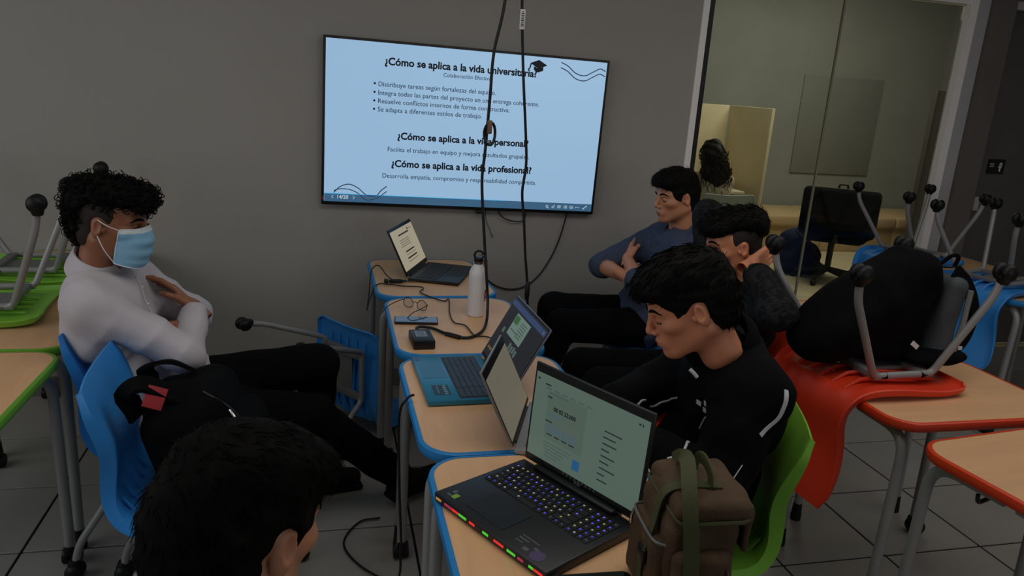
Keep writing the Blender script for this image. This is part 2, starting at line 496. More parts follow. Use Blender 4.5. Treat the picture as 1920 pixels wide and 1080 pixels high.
# ------------------------------------------------------------------ chairs
PROF = [(0.238, 0.425), (0.226, 0.440), (0.195, 0.450), (0.13, 0.455), (0.05, 0.451), (-0.03, 0.445), (-0.10, 0.443), (-0.155, 0.448),
        (-0.196, 0.466), (-0.217, 0.505), (-0.219, 0.55), (-0.213, 0.60), (-0.213, 0.65), (-0.222, 0.70), (-0.238, 0.75), (-0.258, 0.80), (-0.278, 0.842)]
HALF = [0.180, 0.203, 0.216, 0.222, 0.224, 0.223, 0.220, 0.214, 0.204, 0.192, 0.186, 0.188, 0.196, 0.206, 0.214, 0.216, 0.196]
def make_chair(m, name='stacking_chair'):
    r = empty(name)
    # shell: smooth profile times cross section, the rim turned back all round
    pr = spline([Vector((a, b, 0)) for a, b in PROF], 3)
    hw = [v.x for v in spline([Vector((a, 0, 0)) for a in HALF], 3)]
    nv = len(pr); NF = 20
    us = [-1 + 2 * j / NF for j in range(NF + 1)]
    cols = [(-1, 1.0), (-1, 0.55), (-1, 0.15)] + [(u, 0.0) for u in us] + [(1, 0.15), (1, 0.55), (1, 1.0)]
    NU = len(cols)
    G = np.zeros((nv, NU, 3))
    for i in range(nv):
        t = pr[min(i + 1, nv - 1)] - pr[max(i - 1, 0)]; t.normalize()
        s = i / (nv - 1)
        nrm = Vector((-t.y, t.x))          # towards the sitter: up on the seat, forward on the back
        if nrm.y < 0 and s < 0.5: nrm = -nrm
        if s >= 0.5 and nrm.x < 0: nrm = -nrm
        bend = math.exp(-((s - 0.50) / 0.10) ** 2)
        lip = float(np.interp(s, [0, 0.08, 0.3, 0.5, 0.68, 0.88, 1.0], [0.004, 0.018, 0.022, 0.026, 0.038, 0.026, 0.006]))
        for j, (u, e) in enumerate(cols):
            au = abs(u)
            dish = (-0.008 if s < 0.5 else -0.020) * (1 - u * u)
            rib = 0.0035 * bend * math.cos(u * 5 * PI) * (1 if au < 0.82 else 0)
            dd = dish + rib - lip * e - 0.003 * max(0, au - 0.9) / 0.1
            G[i, j] = (pr[i].x + nrm.x * dd, u * hw[i] + (0.010 * e * u), pr[i].y + nrm.y * dd)
    du = np.gradient(G, axis=1); dv = np.gradient(G, axis=0)
    N = np.cross(dv, du); N /= np.linalg.norm(N, axis=2)[:, :, None] + 1e-9
    if N[8, NU // 2, 2] < 0: N = -N
    Bk = G - N * 0.0065
    mb = MB(); mb.grid([[tuple(p) for p in row] for row in G]).grid([[tuple(p) for p in row] for row in Bk])
    nA = nv * NU
    fs = []
    for i in range(nv - 1):
        fs.append((i * NU, (i + 1) * NU, nA + (i + 1) * NU, nA + i * NU))
        fs.append((i * NU + NU - 1, nA + i * NU + NU - 1, nA + (i + 1) * NU + NU - 1, (i + 1) * NU + NU - 1))
    for j in range(NU - 1):
        fs.append((j, j + 1, nA + j + 1, nA + j))
        e = (nv - 1) * NU
        fs.append((e + j, nA + e + j, nA + e + j + 1, e + j + 1))
    for f in fs: mb.f.append(f); mb.m.append(0)
    sh = mb.build('shell', m, r, angle=0.9)
    rb = MB()
    for yy in (-0.12, -0.06, 0.0, 0.06, 0.12):
        rb.tube([(0.17, yy, 0.432), (0.05, yy, 0.424), (-0.06, yy, 0.416), (-0.14, yy, 0.420), (-0.19, yy, 0.445), (-0.219, yy, 0.49)], [0.004, 0.006, 0.007, 0.008, 0.007, 0.003], 6)
    rb.build('underside_ribs', m, sh)
    # two side frames with legs, cross plates
    for s in (-1, 1):
        fr = MB().tube(fillet([(-0.10, s * 0.135, 0.405), (0.14, s * 0.135, 0.405)], 0.03), 0.0125, 12)
        fr.build('seat_rail', M['steel'], r)
        for e, xb, xt in ((1, 0.14, 0.262), (-1, -0.10, -0.30)):
            pts = fillet([(xb - e * 0.05, s * 0.135, 0.405), (xb, s * 0.135, 0.405), (xt - e * 0.012, s * 0.205, 0.115), (xt, s * 0.215, 0.035)], 0.045, 6)
            lg = MB().tube(pts, 0.0125, 12).build('leg', M['steel'], r)
            g = MB()
            T = Matrix.Translation((xt, s * 0.215, 0.028))
            g.sph((0, 0.016, 0.002), (0.029, 0.020, 0.030), 16, T=T).sph((0, -0.016, 0.002), (0.029, 0.020, 0.030), 16, T=T)
            g.lathe([(0.016, 0.010), (0.022, 0.018), (0.019, 0.034), (0.0150, 0.042)], 14, T=T)
            g.build('glide', M['rubber'], lg)
    for xx in (-0.085, 0.115):
        MB().box((xx, 0, 0.405), (0.035, 0.27, 0.022), bev=0.004).build('cross_bar', M['steeldk'], r)
    MB().box((0.015, 0.0, 0.412), (0.17, 0.12, 0.006)).build('seat_plate', M['steeldk'], r, smooth=False)
    return r
CH = {}
def chair(col, label, x, y, rz, group, flip=False, z=0.0, mtx=None):
    if col not in CH:
        o = CH[col] = make_chair(M['shell_' + col])
    else:
        o = dup(CH[col])
    if mtx is not None:
        o.matrix_world = mtx
    elif flip:
        o.matrix_world = Matrix.Translation((x, y, z)) @ Matrix.Rotation(rz, 4, 'Z') @ Matrix.Rotation(PI, 4, 'X')
    else:
        o.location = (x, y, z); o.rotation_euler = (0, 0, rz)
    tag(o, label, 'chair', group)
    return o
GU = 'chairs turned upside down on desks'; GS = 'chairs standing on the floor'
ZF = 0.752 + 0.4585
chair('orange', 'orange chair turned upside down on a desk, black backpack between its legs', 1.852, 2.119, 0.052, GU, True, ZF)
chair('blue', 'upside-down blue chair on the desk in front of the glass partition', 3.60, 3.950, 0.035, GU, True, ZF)
chair('blue', 'upside-down blue chair at right edge with its back hanging over the desk', 3.580, 3.300, 0.27, GU, True, ZF)
chair('green', 'nearer upside-down green chair on the left desks', -1.204, 2.935, 0.075, GU, True, ZF)
chair('green', 'farther upside-down green chair beside the wall on the left desks', -1.225, 3.450, 0.06, GU, True, ZF)
chair('blue', 'blue chair the masked youth in white sits on', -0.500, 2.600, 0.0, GS)
chair('blue', 'blue chair holding the black backpack with red tag', -0.335, 2.165, 0.06, GS)
chair('green', 'lime green chair under the youth in the black track jacket', 1.010, 1.800, PI - 0.38, GS)
chair('orange', 'orange chair under the youth with hands behind his head', 1.455, 2.600, PI + 0.02, GS)
chair('blue', 'blue chair under the youth in the chambray shirt', 1.600, 3.400, PI, GS)
# tipped over on its back near the wall: legs point left
mt = Matrix.Translation((-0.25, 3.13, 0.305)) @ Matrix.Rotation(0.65, 4, 'Z') @ Matrix(((0, 0, 1, 0), (0, -1, 0, 0), (1, 0, 0, 0), (0, 0, 0, 1)))
chair('blue', 'blue chair tipped over on the floor beside the wall', 0, 0, 0, GS, mtx=mt)
# ------------------------------------------------------------------ soft shapes: distance fields turned into one mesh
class Field:
    def __init__(s, lo, hi, h):
        s.lo = np.array(lo, float); s.h = h
        s.n = np.ceil((np.array(hi, float) - s.lo) / h).astype(int) + 1
        s.F = np.full(tuple(s.n), 1.0, np.float32)
        s.ax = [(s.lo[i] + h * np.arange(s.n[i])).astype(np.float32) for i in range(3)]
    def sub(s, lo, hi):
        a = np.clip(np.floor((np.array(lo) - s.lo) / s.h).astype(int), 0, s.n)
        b = np.clip(np.ceil((np.array(hi) - s.lo) / s.h).astype(int) + 1, 0, s.n)
        sl = tuple(slice(a[i], b[i]) for i in range(3))
        return sl, s.ax[0][sl[0]][:, None, None], s.ax[1][sl[1]][None, :, None], s.ax[2][sl[2]][None, None, :]
    def merge(s, sl, d, k, op):
        A = s.F[sl]
        if A.size == 0: return
        if op == 'u':
            if k > 0:
                t = np.clip(0.5 + 0.5 * (d - A) / k, 0, 1)
                s.F[sl] = d * (1 - t) + A * t - k * t * (1 - t)
            else:
                s.F[sl] = np.minimum(A, d)
        else:
            if k > 0:
                t = np.clip(0.5 - 0.5 * (A + d) / k, 0, 1)
                s.F[sl] = A * (1 - t) + (-d) * t + k * t * (1 - t)
            else:
                s.F[sl] = np.maximum(A, -d)
    def cap(s, a, b, ra, rb=None, k=0.02, op='u'):
        rb = ra if rb is None else rb
        a = np.array(a, float); b = np.array(b, float)
        m = max(ra, rb) + k + 3 * s.h
        sl, X, Y, Z = s.sub(np.minimum(a, b) - m, np.maximum(a, b) + m)
        ab = b - a; L2 = max(float(ab @ ab), 1e-9)
        t = np.clip(((X - a[0]) * ab[0] + (Y - a[1]) * ab[1] + (Z - a[2]) * ab[2]) / L2, 0, 1)
        d = np.sqrt((X - a[0] - t * ab[0]) ** 2 + (Y - a[1] - t * ab[1]) ** 2 + (Z - a[2] - t * ab[2]) ** 2) - (ra + (rb - ra) * t)
        s.merge(sl, d.astype(np.float32), k, op); return s
    def ell(s, c, r, k=0.02, op='u', R=None):
        c = np.array(c, float); r = np.array(r, float)
        m = r.max() + k + 3 * s.h
        sl, X, Y, Z = s.sub(c - m, c + m)
        x, y, z = X - c[0], Y - c[1], Z - c[2]
        if R is not None:
            R = np.array(R)
            x, y, z = (x * R[0, 0] + y * R[1, 0] + z * R[2, 0], x * R[0, 1] + y * R[1, 1] + z * R[2, 1], x * R[0, 2] + y * R[1, 2] + z * R[2, 2])
        k0 = np.sqrt((x / r[0]) ** 2 + (y / r[1]) ** 2 + (z / r[2]) ** 2)
        k1 = np.sqrt((x / r[0] ** 2) ** 2 + (y / r[1] ** 2) ** 2 + (z / r[2] ** 2) ** 2) + 1e-9
        s.merge(sl, (k0 * (k0 - 1) / k1).astype(np.float32), k, op); return s
    def rbox(s, c, half, rad, k=0.01, op='u', R=None):
        c = np.array(c, float); hb = np.array(half, float) - rad
        m = np.linalg.norm(half) + k + 3 * s.h
        sl, X, Y, Z = s.sub(c - m, c + m)
        x, y, z = X - c[0], Y - c[1], Z - c[2]
        if R is not None:
            R = np.array(R)
            x, y, z = (x * R[0, 0] + y * R[1, 0] + z * R[2, 0], x * R[0, 1] + y * R[1, 1] + z * R[2, 1], x * R[0, 2] + y * R[1, 2] + z * R[2, 2])
        qx, qy, qz = np.abs(x) - hb[0], np.abs(y) - hb[1], np.abs(z) - hb[2]
        d = np.sqrt(np.maximum(qx, 0) ** 2 + np.maximum(qy, 0) ** 2 + np.maximum(qz, 0) ** 2) + np.minimum(np.maximum(qx, np.maximum(qy, qz)), 0) - rad
        s.merge(sl, d.astype(np.float32), k, op); return s
    def cut(s, n, d):
        # keep n.p < d
        X, Y, Z = s.ax[0][:, None, None], s.ax[1][None, :, None], s.ax[2][None, None, :]
        s.F = np.maximum(s.F, (n[0] * X + n[1] * Y + n[2] * Z - d).astype(np.float32)); return s
    def wrinkle(s, amp, freq, seed=1, dirs=5, ridge=False):
        g = np.random.default_rng(seed)
        X, Y, Z = s.ax[0][:, None, None], s.ax[1][None, :, None], s.ax[2][None, None, :]
        w = 0
        for i in range(dirs):
            v = g.normal(size=3); v /= np.linalg.norm(v); v *= freq * g.uniform(0.6, 1.5)
            u = g.normal(size=3) * freq * 0.35
            q = np.sin(v[0] * X + v[1] * Y + v[2] * Z + 1.6 * np.sin(u[0] * X + u[1] * Y + u[2] * Z + g.uniform(0, 6)) + g.uniform(0, 6))
            w = w + (1.2 * np.abs(q) - 0.75 if ridge else q)
        s.F = (s.F + amp * w / math.sqrt(dirs)).astype(np.float32); return s
    def mesh(s):
        F = s.F; neg = F < 0
        nx, ny, nz = F.shape
        cnt = np.zeros((nx - 1, ny - 1, nz - 1), np.int8)
        for a in (0, 1):
            for b in (0, 1):
                for c in (0, 1):
                    cnt += neg[a:nx - 1 + a, b:ny - 1 + b, c:nz - 1 + c]
        act = (cnt > 0) & (cnt < 8)
        I = np.argwhere(act)
        idx = np.full(act.shape, -1, np.int64); idx[act] = np.arange(len(I))
        acc = np.zeros((len(I), 3)); num = np.zeros(len(I))
        cor = [(a, b, c) for a in (0, 1) for b in (0, 1) for c in (0, 1)]
        val = {c: F[I[:, 0] + c[0], I[:, 1] + c[1], I[:, 2] + c[2]].astype(float) for c in cor}
        for c in cor:
            for ax in range(3):
                if c[ax]: continue
                e = list(c); e[ax] = 1; e = tuple(e)
                va, vb = val[c], val[e]
                m = (va < 0) != (vb < 0)
                t = np.clip(va[m] / (va[m] - vb[m]), 0, 1)
                p = np.tile(np.array(c, float), (int(m.sum()), 1)); p[:, ax] = t
                acc[m] += p; num[m] += 1
        V = s.lo + s.h * (I + acc / num[:, None])
        faces = []
        for ax in range(3):
            o1, o2 = [a for a in range(3) if a != ax]
            sa = [slice(None)] * 3; sb = [slice(None)] * 3
            sa[ax] = slice(0, -1); sb[ax] = slice(1, None)
            x = neg[tuple(sa)] != neg[tuple(sb)]
            E = np.argwhere(x)
            ok = (E[:, o1] > 0) & (E[:, o2] > 0) & (E[:, o1] < act.shape[o1]) & (E[:, o2] < act.shape[o2])
            E = E[ok]
            q = []
            for d1, d2 in ((0, 0), (1, 0), (1, 1), (0, 1)):
                C = E.copy(); C[:, o1] -= d1; C[:, o2] -= d2
                q.append(idx[C[:, 0], C[:, 1], C[:, 2]])
            q = np.stack(q, 1)
            fl_ = neg[tuple(sa)][tuple(E.T)]
            if ax == 1: fl_ = ~fl_
            q[~fl_] = q[~fl_][:, ::-1]
            faces.append(q)
        Q = np.concatenate(faces)
        Q = Q[(Q >= 0).all(1)]
        return V, Q
def vq_mesh(name, V, Q, mats, mi=None):
    me = bpy.data.meshes.new(name)
    me.vertices.add(len(V)); me.vertices.foreach_set('co', np.asarray(V, np.float32).ravel())
    me.loops.add(len(Q) * 4); me.loops.foreach_set('vertex_index', np.asarray(Q, np.int32).ravel())
    me.polygons.add(len(Q)); me.polygons.foreach_set('loop_start', np.arange(0, len(Q) * 4, 4, dtype=np.int32))
    if not isinstance(mats, (list, tuple)): mats = [mats]
    for m in mats: me.materials.append(m)
    if mi is not None: me.polygons.foreach_set('material_index', np.asarray(mi, np.int32))
    me.update(calc_edges=True); me.validate(); me.shade_smooth()
    return me
def soft(name, fld, m, parent, mi=None):
    V, Q = fld.mesh()
    return linkobj(name, vq_mesh(name, V, Q, m), parent)
def project(tree, pts, off=0.002, n=8):
    out = []
    for p in spline(pts, n):
        c, nn, i, d = tree.find_nearest(p)
        out.append(c + nn * off)
    return out
def ribbon(mb, pts, nrm, w, th, mi=0):
    # flat band along pts, normals nrm (list or one vector)
    P = [Vector(p) for p in pts]; rows = []
    for i, p in enumerate(P):
        t = (P[min(i + 1, len(P) - 1)] - P[max(i - 1, 0)]).normalized()
        n = Vector(nrm[i] if isinstance(nrm, list) else nrm)
        n = (n - t * n.dot(t)).normalized(); s = t.cross(n) * (w / 2)
        rows.append([p - s, p + s, p + s + n * th, p - s + n * th])
    mb.grid(rows, mi, closev=True)
    k = len(mb.v); m = len(P) * 4
    mb.f.append((k - m, k - m + 1, k - m + 2, k - m + 3)); mb.m.append(mi)
    mb.f.append((k - 4, k - 3, k - 2, k - 1)); mb.m.append(mi)
# ------------------------------------------------------------------ television with the slide
tv = thing('television', 'large wall-mounted television showing a Spanish slide', 'television', (0.70, 3.875, 1.413))
tv.rotation_euler = (0.02, 0.012, 0)
MB().box((0, 0.022, 0), (1.452, 0.04, 0.816), bev=0.004).build('frame', M['black'], tv)
MB().box((0, 0.040, 0.0), (0.5, 0.028, 0.4)).build('wall_mount', M['black'], tv, smooth=False)
scr = emat('screen_light', (146, 180, 210), 1.0, 0.25)
MB().box((-0.001, 0.0005, 0.003), (1.424, 0.004, 0.785)).build('screen', scr, tv, smooth=False)
ink = mat('slide_ink', (12, 20, 38), 0.5)
inkl = emat('slide_grey_ink', (38, 58, 84), 0.8, 0.5)
def tv_text(body, x0, x1, z, bold):
    RX = Matrix.Rotation(PI / 2, 4, 'X')
    o = textmesh('slide_text', body, 0.05, ink if bold else inkl, tv, Matrix.Identity(4), bold=0.0016 if bold else 0.0003)
    xs = [v.co.x for v in o.data.vertices]
    w = max(xs) - min(xs); k = (x1 - x0) / w
    o.matrix_local = Matrix.Translation((x0 - min(xs) * k, -0.0025, z)) @ RX @ Matrix.Scale(k, 4)
    return o
for t in (('¿Cómo se aplica a la vida universitaria?', -0.433, 0.337, 0.294, 1), ('Colaboración Efectiva', -0.143, 0.099, 0.259, 0),
          ('Distribuye tareas según fortalezas del equipo.', -0.460, 0.131, 0.190, 0),
          ('Integra todas las partes del proyecto en una entrega coherente.', -0.460, 0.363, 0.149, 0),
          ('Resuelve conflictos internos de forma constructiva.', -0.460, 0.209, 0.109, 0),
          ('Se adapta a diferentes estilos de trabajo.', -0.460, 0.066, 0.069, 0),
          ('¿Cómo se aplica a la vida personal?', -0.358, 0.324, -0.061, 1),
          ('Facilita el trabajo en equipo y mejora resultados grupales.', -0.404, 0.336, -0.124, 0),
          ('¿Cómo se aplica a la vida profesional?', -0.383, 0.353, -0.200, 1),
          ('Desarrolla empatía, compromiso y responsabilidad compartida.', -0.426, 0.385, -0.258, 0)):
    tv_text(*t)
for z in (0.202, 0.161, 0.120, 0.080):
    MB().lathe([(0.0055, 0), (0.0055, 0.0006)], 12, T=Matrix.Translation((-0.478, -0.0022, z)) @ Matrix.Rotation(PI / 2, 4, 'X')).build('bullet', ink, tv, smooth=False)
gc = MB()
for pts in ([(-0.040, 0.012), (0.005, 0.030), (0.050, 0.006), (0.004, -0.014)], [(-0.020, -0.002), (0.004, -0.014), (0.030, -0.003), (0.030, -0.022), (0.004, -0.032), (-0.020, -0.020)]):
    gc.prism([(x, y) for x, y in reversed(pts)], 0, 0.0006, T=Matrix.Translation((0.338, -0.0022, 0.350)) @ Matrix.Rotation(PI / 2, 4, 'X'))
gc.tube([(0.302, -0.003, 0.360), (0.298, -0.003, 0.340), (0.288, -0.003, 0.326)], 0.0035, 6)
gc.build('graduation_cap', ink, tv, smooth=False)
wv = mat('slide_wave', (40, 66, 110), 0.5)
def wave(pts):
    MB().tube(spline([(x, -0.0022, z) for x, z in pts], 8), 0.0024, 5).build('wave_line', wv, tv)
for dz, dx in ((0, 0), (-0.026, 0.0)):
    wave([(0.461 + dx, 0.378 + dz), (0.50, 0.362 + dz), (0.545, 0.330 + dz), (0.595, 0.322 + dz), (0.640, 0.345 + dz), (0.675, 0.362 + dz), (0.705, 0.352 + dz)])
    wave([(-0.665, -0.345 - dz * 0.4), (-0.635, -0.315 + dz * 0.4), (-0.59, -0.300 + dz), (-0.545, -0.318 + dz), (-0.505, -0.350 + dz), (-0.455, -0.352 + dz * 0.6), (-0.43, -0.325 + dz), (-0.402, -0.302 + dz)])
MB().box((-0.001, -0.0026, -0.370), (1.422, 0.002, 0.040)).build('toolbar', emat('toolbar_light', (56, 92, 122), 1.0), tv, smooth=False)
MB().box((-0.24, -0.0032, -0.3495), (0.92, 0.002, 0.0028)).build('progress_line', emat('progress_light', (70, 170, 225), 1.0), tv, smooth=False)
wic = emat('toolbar_icon', (190, 205, 215), 0.9)
textmesh('toolbar_text', '14/20', 0.026, wic, tv, Matrix.Translation((-0.652, -0.005, -0.374)) @ Matrix.Rotation(PI / 2, 4, 'X'), bold=0.0004)
ic = MB()
for x, s in ((-0.672, 1), (-0.566, -1)):
    ic.tube([(x + s * 0.004, -0.0045, -0.358), (x - s * 0.004, -0.0045, -0.366), (x + s * 0.004, -0.0045, -0.374)], 0.0014, 5)
for i, x in enumerate((0.457, 0.493, 0.526, 0.562, 0.596, 0.629, 0.672)):
    z = -0.370
    if i == 0: ic.tube([(x + 0.006 * math.cos(a), -0.0045, z + 0.006 * math.sin(a)) for a in np.linspace(0, 6.28, 12)], 0.0014, 5).tube([(x + 0.004, -0.0045, z - 0.005), (x + 0.010, -0.0045, z - 0.011)], 0.0016, 5)
    elif i == 1: ic.tube([(x - 0.009, -0.0045, z - 0.004), (x + 0.007, -0.0045, z + 0.008), (x + 0.002, -0.0045, z - 0.008), (x - 0.009, -0.0045, z - 0.004)], 0.0016, 5)
    elif i == 5: [ic.box((x + d, -0.0045, z), (0.004, 0.001, 0.004)) for d in (-0.008, 0, 0.008)]
    elif i == 6: ic.tube([(x - 0.008, -0.0045, z - 0.006), (x + 0.008, -0.0045, z + 0.008)], 0.0018, 5).box((x + 0.008, -0.0045, z + 0.008), (0.006, 0.001, 0.006)).box((x - 0.008, -0.0045, z - 0.006), (0.006, 0.001, 0.006))
    else: ic.tube([(x - 0.008, -0.0045, z - 0.006), (x + 0.008, -0.0045, z - 0.006), (x + 0.008, -0.0045, z + 0.006), (x - 0.008, -0.0045, z + 0.006), (x - 0.008, -0.0045, z - 0.006)], 0.0014, 5).box((x, -0.0045, z), (0.007, 0.001, 0.004))
ic.build('toolbar_icons', wic, tv, smooth=False)
MB().box((0.088, 0.012, -0.418), (0.030, 0.02, 0.018), bev=0.002).build('sensor_box', M['black'], tv)
MB().box((-0.718, -0.001, -0.375), (0.010, 0.003, 0.018)).build('red_sticker', M['red'], tv, smooth=False)

# ------------------------------------------------------------------ cables
cabm = mat('black_cable', (10, 10, 11), 0.5)
def cable(name, label, pts, r, extra=None, n=8):
    o = thing(name, label, 'cable', pts[-1] if False else (pts[0][0], pts[0][1], min(p[2] for p in pts)))
    b = o.location
    MB().tube([p - b for p in spline(pts, n)], r, 8).build('cord', cabm, o)
    return o
c1 = cable('hanging_cable', 'black cable hanging from above down to the power adapter, taped into a loop', [(0.655, 2.84, 2.78), (0.640, 2.84, 2.25), (0.625, 2.84, 1.95), (0.595, 2.84, 1.77), (0.590, 2.84, 1.62), (0.586, 2.84, 1.50), (0.580, 2.83, 1.40), (0.575, 2.83, 1.29), (0.592, 2.82, 1.10), (0.605, 2.80, 0.95), (0.615, 2.78, 0.82), (0.595, 2.70, 0.763), (0.55, 2.60, 0.758), (0.49, 2.555, 0.758), (0.43, 2.60, 0.758), (0.385, 2.66, 0.760), (0.345, 2.675, 0.762), (0.322, 2.645, 0.768), (0.322, 2.605, 0.772)], 0.0058, n=6)
b = c1.location
lp = [(0.586 + 0.021 * math.sin(a) + 0.008, 2.825 - 0.006 * math.cos(2 * a), 1.475 - 0.042 * math.cos(a)) for a in np.linspace(0, 2 * PI, 20)]
MB().tube([Vector(p) - b for p in lp], 0.0055, 8).build('loop', cabm, c1)
MB().box(Vector((0.590, 2.818, 1.500)) - b, (0.018, 0.016, 0.050), bev=0.004).build('tape', mat('brown_tape', (112, 84, 66), 0.6), c1)
tg = MB(); tg.tube([Vector(p) - b for p in ((0.470, 2.558, 0.7585), (0.445, 2.585, 0.7585), (0.425, 2.603, 0.7585))], 0.0085, 10); tg.build('ferrite_bead', cabm, c1)
c2 = cable('hanging_cable', 'black cable with white paper tag hanging from above to the floor', [(0.765, 3.25, 2.78), (0.780, 3.25, 2.2), (0.790, 3.25, 1.97), (0.815, 3.25, 1.70), (0.843, 3.25, 1.46), (0.855, 3.25, 1.32), (0.846, 3.25, 1.20), (0.862, 3.25, 1.08), (0.880, 3.25, 0.92), (0.905, 3.25, 0.73), (0.915, 3.23, 0.45), (0.90, 3.20, 0.15), (0.86, 3.12, 0.012), (0.70, 3.0, 0.008)], 0.0062, n=6)
b = c2.location
MB().box(Vector((0.793, 3.243, 1.925)) - b, (0.022, 0.006, 0.080), bev=0.001).build('paper_tag', M['white'], c2)
ck = MB()
for k in range(9): ck.box(Vector((0.793, 3.2395, 1.955 - k * 0.007)) - b, (0.012 if k % 3 else 0.008, 0.001, 0.0035))
ck.build('tag_print', ink, c2, smooth=False)
MB().lathe([(0.006, 0.04), (0.011, 0.03), (0.012, -0.03), (0.006, -0.05)], 12, T=Matrix.Translation(Vector((0.903, 3.25, 0.745)) - b)).build('plug', cabm, c2)
cable('wall_cable', 'thin black cable curving down the wall right of the television', [(1.285, 3.912, 1.03), (1.270, 3.918, 0.93), (1.245, 3.92, 0.83), (1.205, 3.92, 0.73), (1.145, 3.92, 0.635), (1.07, 3.92, 0.575), (0.99, 3.92, 0.560), (0.91, 3.92, 0.578), (0.84, 3.92, 0.625), (0.79, 3.90, 0.66), (0.74, 3.86, 0.60), (0.72, 3.80, 0.30)], 0.004)
cable('loose_cable', 'short black cable loop drooping under the television', [(0.885, 3.905, 1.03), (0.90, 3.91, 0.985), (0.94, 3.91, 0.955), (0.99, 3.91, 0.945), (1.035, 3.91, 0.95), (1.045, 3.91, 0.99), (1.035, 3.905, 1.03)], 0.0036)
wr = thing('antenna_lead', 'short green wire with bare end under the television', 'cable', (0.82, 3.91, 0.86))
MB().tube(spline([(0.0, 0, 0.17), (0.008, 0, 0.09), (0.028, 0, 0.045), (0.042, 0, 0.012)], 6), 0.0022, 6).build('cord', mat('green_wire', (34, 66, 56), 0.5), wr)
MB().tube([(0.042, 0, 0.012), (0.050, 0, -0.004)], 0.0042, 8).build('connector', M['chrome'], wr)
cable('charger_cable', 'black charger cord lying across the two far desks', [(0.405, 3.345, 0.760), (0.36, 3.345, 0.758), (0.32, 3.33, 0.760), (0.27, 3.36, 0.775), (0.235, 3.47, 0.80), (0.200, 3.45, 0.78), (0.185, 3.34, 0.70), (0.170, 3.22, 0.66), (0.182, 3.24, 0.70), (0.215, 3.285, 0.757), (0.275, 3.285, 0.758), (0.33, 3.262, 0.758), (0.405, 3.250, 0.758), (0.415, 3.215, 0.758), (0.395, 3.17, 0.757), (0.425, 3.10, 0.757), (0.478, 3.03, 0.757), (0.505, 3.055, 0.757), (0.480, 2.87, 0.757), (0.478, 2.74, 0.757), (0.515, 2.70, 0.757), (0.530, 2.585, 0.757), (0.575, 2.565, 0.757), (0.62, 2.49, 0.757), (0.70, 2.46, 0.757)], 0.0028, n=6)
plg = thing('power_plug', 'black inline plug on the charger cord by the small laptop', 'plug', (0.30, 3.325, 0.754))
MB().box((0, 0, 0.010), (0.055, 0.018, 0.018), bev=0.004).box((-0.040, 0.002, 0.010), (0.02, 0.03, 0.016), bev=0.004).build('body', cabm, plg)
MB().tube([(0.028, 0, 0.010), (0.052, 0.008, 0.009)], [0.008, 0.004], 8).build('strain_relief', cabm, plg)
cable('floor_cable', 'black cable dangling beside the desk leg to the floor', [(0.245, 2.02, 0.775), (0.225, 2.015, 0.765), (0.205, 2.03, 0.70), (0.215, 2.06, 0.45), (0.23, 2.10, 0.20), (0.22, 2.16, 0.05), (0.12, 2.30, 0.010), (0.06, 2.45, 0.010), (0.12, 2.58, 0.010), (0.2, 2.60, 0.010)], 0.004)

# ------------------------------------------------------------------ laptops
def place(o, p, rz): o.location = p; o.rotation_euler = (0, 0, rz)
def keymesh(w, d, body, led=None):
    k = MB().box((0, 0, 0.0012), (w, d, 0.0024), bev=0.0006, seg=1)
    ms = [body]
    if led:
        k.box((-w * 0.12, d * 0.08, 0.0026), (0.0042, 0.0042, 0.0004), mi=1); ms = [body, led]
    return k.mesh('key', ms, smooth=False)
KW = [[1] * 14 + [1.3], [1] * 13 + [2.3], [1.5] + [1] * 12 + [1.8], [1.8] + [1] * 11 + [2.5], [2.3] + [1] * 10 + [3.0], [1.2, 1, 1.1, 1.1, 5.6, 1.1, 1.1, 1, 1, 1]]
def keyboard(base, w, y_top, pitch, body, leds, z, numpad=True):
    cache = {}
    total = 15.3
    u = w / (total + (4.2 if numpad else 0))
    rg = random.Random(3)
    for r, row in enumerate(KW):
        x = -w / 2
        cols = list(row)
        k = total / sum(cols); cols = [c * k for c in cols]
        if numpad: cols = cols + [None] + [1, 1, 1, 1]
        for c in cols:
            if c is None: x += 0.2 * u; continue
            led = rg.choice(leds) if leds else None
            key = (round(c, 2), led.name if led else '')
            if key not in cache: cache[key] = keymesh(c * u - 0.0022, pitch - 0.0026, body, led)
            o = linkobj('key', cache[key], base)
            o.location = (x + c * u / 2, y_top - (r + 0.5) * pitch, z)
            x += c * u
